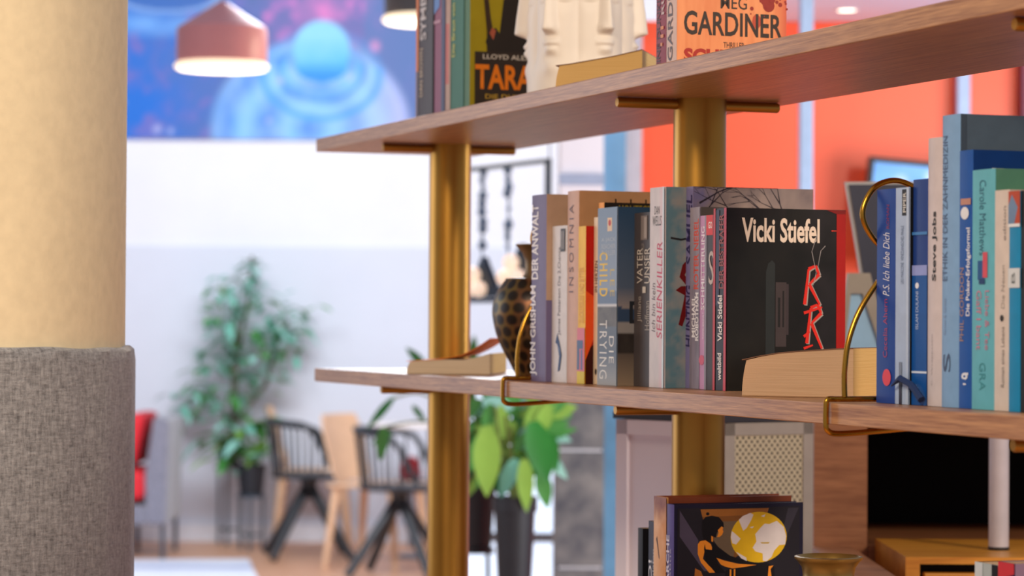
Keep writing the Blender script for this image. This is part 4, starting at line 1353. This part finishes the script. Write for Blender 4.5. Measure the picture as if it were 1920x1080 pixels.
# ------------------------------------------------------------------ seating area
def bw(px, Y):                              # a distance across the room turned into metres
    return (px - 960) / 5000 * Y
BLKW = M('black_stained_wood', '#26282d', .45, vary=.08)
def spindle_chair(x, y, rz, label):
    e = empty('spindle_chair', (x, y, 0), rz, label, 'chair', 'black spindle back swivel chairs')
    bm = bmesh.new()
    lathe(bm, [(.02, .452), (.19, .455), (.215, .462), (.218, .474), (.205, .480), (.02, .474)], 40)
    link('seat', bm, BLKW, e, .8)
    pts = []
    for i in range(25):
        a = math.radians(180 - 125 + 250 * i / 24)
        k = abs(i - 12) / 12
        z = .775 - .05 * k ** 1.5 - (.22 * max(0, (k - .72) / .28) ** 1.5)
        pts.append((.235 * math.cos(a), .235 * math.sin(a), z))
    bm = bmesh.new(); tube(bm, pts, .017, 10); link('back_rail', bm, BLKW, e, 1.)
    for i in range(2, 23, 2):
        p = pts[i]
        bm = bmesh.new(); tube(bm, [(p[0] * .84, p[1] * .84, .47), p], .0075, 8); link('spindle', bm, BLKW, e, 1.)
    bm = bmesh.new(); lathe(bm, [(.028, .34), (.03, .37), (.05, .44), (.09, .452)], 24); link('hub', bm, BLKW, e, .8)
    for k in range(4):
        a = PI / 4 + k * PI / 2
        bm = bmesh.new(); tube(bm, [(.02 * math.cos(a), .02 * math.sin(a), .40), (.31 * math.cos(a), .31 * math.sin(a), .022)], [.028, .023], 10); link('leg', bm, BLKW, e, 1.)
    return e
spindle_chair(bw(584, 15.1), 15.02, math.radians(10), 'black spindle back swivel chair beside the pots of the tall plant')
spindle_chair(bw(752, 14.0), 14.0, math.radians(-12), 'black spindle back swivel chair half hidden behind the gold post')
BIRCH = M('birch_plywood', '#e3b995', .5, vary=.06, scale=14)
def ply_chair(x, y, rz, label):
    e = empty('plywood_chair', (x, y, 0), rz, label, 'chair', 'pale plywood chairs at the table')
    bm = bmesh.new()
    rows = []
    for i in range(9):
        s = i / 8
        ww = .2 - .03 * abs(2 * s - 1) ** 4
        rows.append([bm.verts.new((-.19 - .10 * s + .03 * (j / 6 * 2 - 1) ** 2 + q, ww * (j / 6 * 2 - 1), .47 + .36 * s)) for q in (0, .012) for j in range(7)])
    for a, b in zip(rows, rows[1:]):
        for o_ in (0, 7):
            for j in range(6): bm.faces.new((a[o_ + j], a[o_ + j + 1], b[o_ + j + 1], b[o_ + j]))
        for j in (0, 6): bm.faces.new((a[j], b[j], b[j + 7], a[j + 7]))
    for r_ in (rows[0], rows[-1]):
        for j in range(6): bm.faces.new((r_[j], r_[j + 1], r_[j + 8], r_[j + 7]))
    bmesh.ops.recalc_face_normals(bm, faces=bm.faces[:])
    link('backrest', bm, BIRCH, e, .8)
    bm = bmesh.new(); box(bm, (-.21, -.2, .44), (.21, .2, .46)); link('seat', bm, BIRCH, e, bevel=.008)
    for sx in (-1, 1):
        for sy in (-1, 1):
            bm = bmesh.new(); tube(bm, [(.17 * sx, .15 * sy, .445), (.22 * sx, .19 * sy, .0)], [.026, .017], 10); link('leg', bm, BIRCH, e, 1.)
    return e
ply_chair(bw(712, 14.6), 14.55, math.radians(-27), 'pale plywood chair between the two black spindle chairs')
ply_chair(bw(588, 15.8), 15.85, math.radians(2), 'pale plywood chair behind the black chair by the plant')
tb = empty('cafe_table', (bw(812, 15.1), 15.2, 0), 0, 'white topped table behind the gold post', 'table')
bm = bmesh.new(); box(bm, (-.36, -.30, .742), (.42, .34, .765)); link('table_top', bm, M('table_white', '#efe6e2', .35), tb, bevel=.006)
bm = bmesh.new(); lathe(bm, [(.2, 0), (.2, .012), (.03, .03), (.028, .742)], 24); link('pedestal', bm, M('table_steel', '#8a8d96', .4, .5), tb, .6)
rc = empty('red_cushion', (bw(772, 15.8), 15.85, .4), 0, 'small red cushion glowing under the white table', 'cushion')
bm = bmesh.new(); lathe(bm, [(.05, 0), (.065, .03), (.055, .1), (.03, .13), (.01, .14)], 20); link('cushion_body', bm, M('red_cloth', '#cf1f2a', .7), rc, 1.)
bm = bmesh.new(); lathe(bm, [(.09, -.02), (.09, 0)], 20); tube(bm, [(0, 0, -.4), (0, 0, -.02)], .012, 8); link('stool_stand', bm, M('stool_grey', '#6a6f7c', .5), rc)

# armchair with red cushions
ar = empty('woven_armchair', (bw(262, 15.4), 15.25, 0), 0, 'grey woven armchair with red cushions beside the fabric wrapped column', 'armchair')
WOV = fabric('grey_weave', '#5b5a66', '#9a97a4', .5)
bm = bmesh.new()
a = [(-.45, -.3, .2), (.20, -.3, .2)]
pv = []
for y_ in (-.33, .33):
    pv.append([bm.verts.new(p) for p in ((.11, y_, .19), (.222, y_, .19), (.235, y_, .78), (.15, y_, .80), (.10, y_, .46))])
bm.faces.new(pv[0]); bm.faces.new(list(reversed(pv[1])))
for i in range(5): bm.faces.new((pv[0][i], pv[1][i], pv[1][(i + 1) % 5], pv[0][(i + 1) % 5]))
box(bm, (-.5, -.33, .19), (.115, .33, .30))
bmesh.ops.recalc_face_normals(bm, faces=bm.faces[:])
link('shell', bm, WOV, ar, bevel=.02)
REDC = M('red_upholstery', '#d8202c', .75, vary=.05)
bm = bmesh.new(); box(bm, (-.48, -.34, .325), (.105, .30, .50)); link('seat_cushion', bm, REDC, ar, bevel=.05)
bm = bmesh.new(); vs = box(bm, (-.09, -.335, .51), (.04, .30, .81))
for v in vs:
    if v.co.z > .7: v.co.x += .065
link('back_cushion', bm, REDC, ar, bevel=.04)
for lx in (.20, -.02, -.4):
    for ly in (-.28, .28):
        bm = bmesh.new(); tube(bm, [(lx, ly, .2), (lx, ly, 0)], .014, 8); link('leg', bm, M('chair_leg_grey', '#4c505c', .5), ar, 1.)
def rugc(s, q):
    n = fbm(s * 9, q * 14)
    c = mixc(lin('#f2f4fb'), lin('#d5dcee'), n)
    return mixc(c, lin('#7f8fbb'), max(0, 1 - abs(q - .80 + .03 * math.sin(s * 6)) / .05) * (.7 + .4 * n))
rg = empty('rug', (bw(150, 14.9), 12.0, .0), .14, 'white rug with blue grey bands on the oak floor', 'rug')
bm = bmesh.new(); box(bm, (-.6, 0, 0), (1.35, 2.75, .008)); link('pile', bm, M('rug_white', '#e8eaf2', .95), rg)
art(rg, 'pattern', (Vector((0, 0, .0085)), Vector((1, 0, 0)), Vector((0, 1, 0))), (-.6, 0, 1.35, 2.75), rugc, 40, 60, mat=printed('rug_pattern', .95))

# ------------------------------------------------------------------ plants
def leaf(bm, base, d, up, L, w, mi=0, droop=.3, fold=.25):
    d = Vector(d).normalized()
    s = d.cross(Vector(up))
    if s.length < 1e-3: s = Vector((1, 0, 0))
    s.normalize()
    nrm = s.cross(d)
    K = 6
    prev = None
    for i in range(K + 1):
        t_ = i / K
        c = Vector(base) + d * (L * t_) - Vector((0, 0, 1)) * (droop * L * t_ * t_)
        ww = w * (math.sin(PI * min(1, t_ * .92 + .08)) ** .8) * (1 - .25 * t_)
        if i == K: ww = .001
        row = [bm.verts.new(c - s * ww + nrm * fold * ww), bm.verts.new(c), bm.verts.new(c + s * ww + nrm * fold * ww)]
        if prev:
            for k in (0, 1):
                f = bm.faces.new((prev[k], prev[k + 1], row[k + 1], row[k]))
                f.material_index = mi
        prev = row
GR = [M('leaf_green', '#4f9a48', .45, vary=.15, scale=8), M('leaf_window_tint', '#74b8a4', .4, vary=.15, scale=8), M('leaf_lime', '#8fbc4c', .45, vary=.12, scale=8), M('leaf_deep_green', '#2a8432', .4, vary=.15, scale=8), M('leaf_window_tint_pale', '#9ad2c4', .4, vary=.1, scale=8)]  # teal leaves have the blue tint of window light put into their colour
POT = M('black_pot', '#22242b', .5, vary=.08)
def px3(px, py, Y):
    return Vector(((px - 960) / 5000 * Y, Y, ZC + (600 + .0063 * (px - 960) - py) / 5000 * Y))
def pot(e, c, r, h):
    bm = bmesh.new(); lathe(bm, [(r * .78, 0), (r, h), (r * 1.04, h), (r * 1.04, h * .9), (r * .98, h * .9)], 28, c, cap=(True, False)); lathe(bm, [(r * .95, h * .86), (r * .95, h * .88)], 28, c)
    link('pot', bm, POT, e, .6)
def foliage(e, blobs, Y, seed, size, mix_, per=26, flat=1.):
    rr = random.Random(seed)
    bm = bmesh.new()
    ox = Vector(e.location)
    for (px, py, r) in blobs:
        c = px3(px, py, Y) - ox
        R = r / 5000 * Y
        for _ in range(int(per * max(.3, (r / 45) ** 1.4))):
            p = c + Vector((rr.gauss(0, .5) * R, rr.gauss(0, .5) * R * 1.3, rr.gauss(0, .5) * R))
            a = rr.uniform(0, 2 * PI)
            L = size * rr.uniform(.7, 1.25)
            leaf(bm, p, (math.cos(a), math.sin(a) * .7, rr.uniform(-.5, .5)), (0, 0, 1), L, L * .26 * flat, rr.choice(mix_), rr.uniform(.1, .5))
    return link('foliage', bm, GR, e, 3.2)
pl1 = empty('ficus_tree', (bw(432, 15.95), 15.95, .0), 0, 'tall small leaved indoor tree in a black pot against the back wall', 'potted plant')
pot(pl1, (0, 0, .465), .077, .165)
foliage(pl1, [(472, 492, 18), (468, 520, 24), (440, 555, 42), (470, 550, 34), (405, 598, 32), (440, 605, 46), (425, 640, 38), (535, 595, 44), (555, 630, 36), (520, 640, 40), (548, 600, 30), (400, 660, 18), (470, 665, 46), (500, 690, 40), (380, 735, 42), (350, 748, 28), (370, 770, 36), (440, 700, 46), (430, 745, 50), (380, 690, 12)], 15.85, 1, .10, [0, 1, 1, 4, 0, 4], 34)
bm = bmesh.new()
for pth, w_ in (([(432, 855), (440, 760), (442, 660), (440, 560)], .02), ([(442, 690), (466, 560), (472, 480)], .01), ([(436, 800), (500, 720), (520, 640), (540, 600)], .014), ([(436, 790), (400, 740), (370, 740)], .008)):
    tube(bm, [px3(a, b, 15.9) - Vector(pl1.location) for a, b in pth], w_, 8)
link('trunk', bm, M('bark_grey', '#6b6a58', .8), pl1, 1.)
pl2 = empty('leafy_plant', (bw(474, 15.56), 15.56, .0), 0, 'bushy broad leaved plant in the lower black pot beside the spindle chair', 'potted plant')
pot(pl2, (0, 0, .325), .088, .175)
foliage(pl2, [(440, 800, 44), (416, 822, 32), (470, 800, 44), (480, 840, 34), (455, 840, 38), (495, 806, 26), (425, 850, 30)], 15.56, 2, .16, [0, 2, 3, 2, 1, 0, 4], 14, .9)
bm = bmesh.new()
rr = random.Random(4)
for _ in range(9):
    a_ = px3(474, 880, 15.56); b_ = px3(474 + rr.uniform(-60, 50), rr.uniform(790, 840), 15.56)
    tube(bm, [a_ - Vector(pl2.location), b_ - Vector(pl2.location)], .006, 6)
leaf(bm, px3(500, 800, 15.56) - Vector(pl2.location), (1, 0, .25), (0, 0, 1), .32, .03)
leaf(bm, px3(410, 840, 15.56) - Vector(pl2.location), (-1, 0, -.5), (0, 0, 1), .12, .035)
link('stem', bm, GR[0], pl2, 1.)
ROD = M('dark_rod', '#3d5262', .5, .3)
for (px, Y, zt_, lab) in ((432, 15.95, .463, 'dark metal rod stand carrying the tall tree pot'), (474, 15.56, .323, 'dark metal rod stand carrying the bushy plant pot')):
    e = empty('plant_stand', (bw(px, Y), Y, 0), 0, lab, 'plant stand', 'metal plant stands')
    bm = bmesh.new(); lathe(bm, [(.062, zt_ - .012), (.085, zt_ - .012), (.085, zt_), (.062, zt_)], 24, cap=(True, True)); link('ring', bm, ROD, e)
    for k in range(3):
        a_ = 2 * PI * k / 3 + .5
        bm = bmesh.new(); tube(bm, [(.075 * math.cos(a_), .075 * math.sin(a_), zt_ - .01), (.075 * math.cos(a_), .075 * math.sin(a_), 0)], .008, 8); link('leg', bm, ROD, e)
    bm = bmesh.new()
    for k in range(3):
        a_, b_ = 2 * PI * k / 3 + .5, 2 * PI * (k + 1) / 3 + .5
        tube(bm, [(.075 * math.cos(a_), .075 * math.sin(a_), .09), (.075 * math.cos(b_), .075 * math.sin(b_), .09)], .005, 6)
    link('stretcher', bm, ROD, e)

# broad leaved plants nearer the pillar
Yp = 7.2
pb = empty('broad_leaf_plant', (bw(968, Yp), Yp, 0), 0, 'large bright green broad leaved plant in a black pot before the stone pillar', 'potted plant')
bm = bmesh.new(); lathe(bm, [(.044, .60), (.057, .870), (.061, .875), (.061, .835), (.055, .835)], 32, cap=(True, False)); lathe(bm, [(.054, .845), (.054, .85)], 24)
link('pot', bm, POT, pb, .6)
bm = bmesh.new()
L0 = Vector(pb.location)
rr = random.Random(11)
def bl(px, py, qx, qy, w, mi, dy=0., dr=.05):
    a_, b_ = px3(px, py, Yp + dy), px3(qx, qy, Yp + dy)
    leaf(bm, a_ - L0, b_ - a_, (0, -1, .25), (b_ - a_).length, w / 5000 * Yp, mi, dr, .18)
for q in ((915, 800, 915, 925, 30, 2, -.06), (930, 810, 880, 850, 22, 0, .02), (1000, 790, 1030, 900, 30, 3, -.03), (1010, 800, 1046, 880, 26, 3, .03), (985, 860, 990, 955, 18, 2, -.07), (950, 780, 905, 770, 20, 0, .05),
          (960, 780, 965, 700, 18, 0, .05), (960, 800, 1020, 770, 24, 3, .08), (930, 760, 905, 700, 20, 3, .08), (945, 790, 890, 800, 24, 0, .1), (980, 820, 1042, 840, 20, 0, .06), (970, 860, 940, 930, 18, 1, -.02),
          (1015, 880, 1030, 950, 18, 0, .02), (905, 820, 880, 890, 14, 0, .04), (940, 760, 950, 840, 18, 0, .1), (950, 860, 915, 900, 16, 3, .05)):
    bl(*q)
for _ in range(64):
    px_, py_ = rr.uniform(885, 1035), rr.uniform(750, 890)
    a_ = rr.uniform(0, 2 * PI)
    bl(px_, py_, px_ + 60 * math.cos(a_), py_ + 60 * math.sin(a_), rr.uniform(9, 19), rr.choice((0, 0, 3, 2, 2, 4)), rr.uniform(.0, .13))
link('foliage', bm, GR, pb, 3.2)
bm = bmesh.new()
for (qx, qy) in ((915, 800), (1000, 790), (950, 780), (985, 860), (930, 760), (1010, 800), (960, 800)):
    tube(bm, smooth_path([Vector((0, 0, .85)), (px3((qx + 968) / 2, 880, Yp) - L0), px3(qx, qy, Yp) - L0], 4), .004, 6)
tube(bm, [px3(968, 930, Yp + .1) - L0, px3(930, 760, Yp + .1) - L0], [.014, .008], 8)
link('stem', bm, M('stem_olive', '#6f7a3a', .6), pb, 1.)
st = empty('plant_stand', (bw(968, Yp), Yp, 0), 0, 'tall black wooden stand under the bright green plant', 'plant stand')
bm = bmesh.new(); lathe(bm, [(.05, .58), (.05, .598)], 24); link('plate', bm, BLKW, st)
for k in range(4):
    a_ = PI / 4 + k * PI / 2
    bm = bmesh.new(); tube(bm, [(.05 * math.cos(a_), .05 * math.sin(a_), .59), (.08 * math.cos(a_), .08 * math.sin(a_), 0)], .008, 8); link('leg', bm, BLKW, st)
pp = empty('palm_plant', (bw(895, 8.6), 8.6, 0), 0, 'arching palm in a dark pot right behind the gold post', 'potted plant')
bm = bmesh.new(); lathe(bm, [(.05, .62), (.075, .93), (.08, .93), (.08, .89), (.07, .89)], 32, cap=(True, False)); lathe(bm, [(.066, .9), (.066, .905)], 24)
link('pot', bm, POT, pp, .6)
L0 = Vector(pp.location); Yp = 8.6
bm = bmesh.new()
for q in ((800, 690, 762, 648, 10, 3, 0), (740, 745, 690, 800, 9, 3, 0), (722, 800, 715, 860, 14, 0, 0), (736, 812, 700, 830, 9, 0, .02), (885, 690, 890, 625, 12, 0, 0), (880, 740, 935, 700, 10, 0, .02), (880, 800, 882, 870, 16, 0, 0), (890, 780, 925, 800, 12, 3, .04), (890, 760, 870, 720, 14, 0, .05), (775, 760, 800, 790, 7, 3, .04)):
    bl(*q)
link('foliage', bm, GR, pp, 3.2)
bm = bmesh.new()
for pth in ([(890, 800), (850, 720), (800, 690)], [(890, 810), (800, 740), (740, 745)], [(890, 815), (800, 790), (724, 800)], [(893, 800), (888, 740), (885, 690)], [(894, 812), (888, 800), (880, 800)], [(897, 812), (900, 770), (880, 740)]):
    tube(bm, smooth_path([px3(a_, b_, Yp) - L0 for a_, b_ in pth], 5), .004, 6)
tube(bm, [Vector((0, 0, .9)), px3(893, 800, Yp) - L0], .012, 8)
link('stem', bm, M('stem_olive', '#6f7a3a', .6), pp, 1.)
st = empty('plant_stand', (bw(895, 8.6), 8.6, 0), 0, 'slim black rod stand under the arching palm', 'plant stand')
bm = bmesh.new(); lathe(bm, [(.06, .6), (.06, .618)], 24); link('plate', bm, BLKW, st)
for k in range(4):
    a_ = PI / 4 + k * PI / 2
    bm = bmesh.new(); tube(bm, [(.055 * math.cos(a_), .055 * math.sin(a_), .61), (.07 * math.cos(a_), .07 * math.sin(a_), 0)], .007, 8); link('leg', bm, BLKW, st)
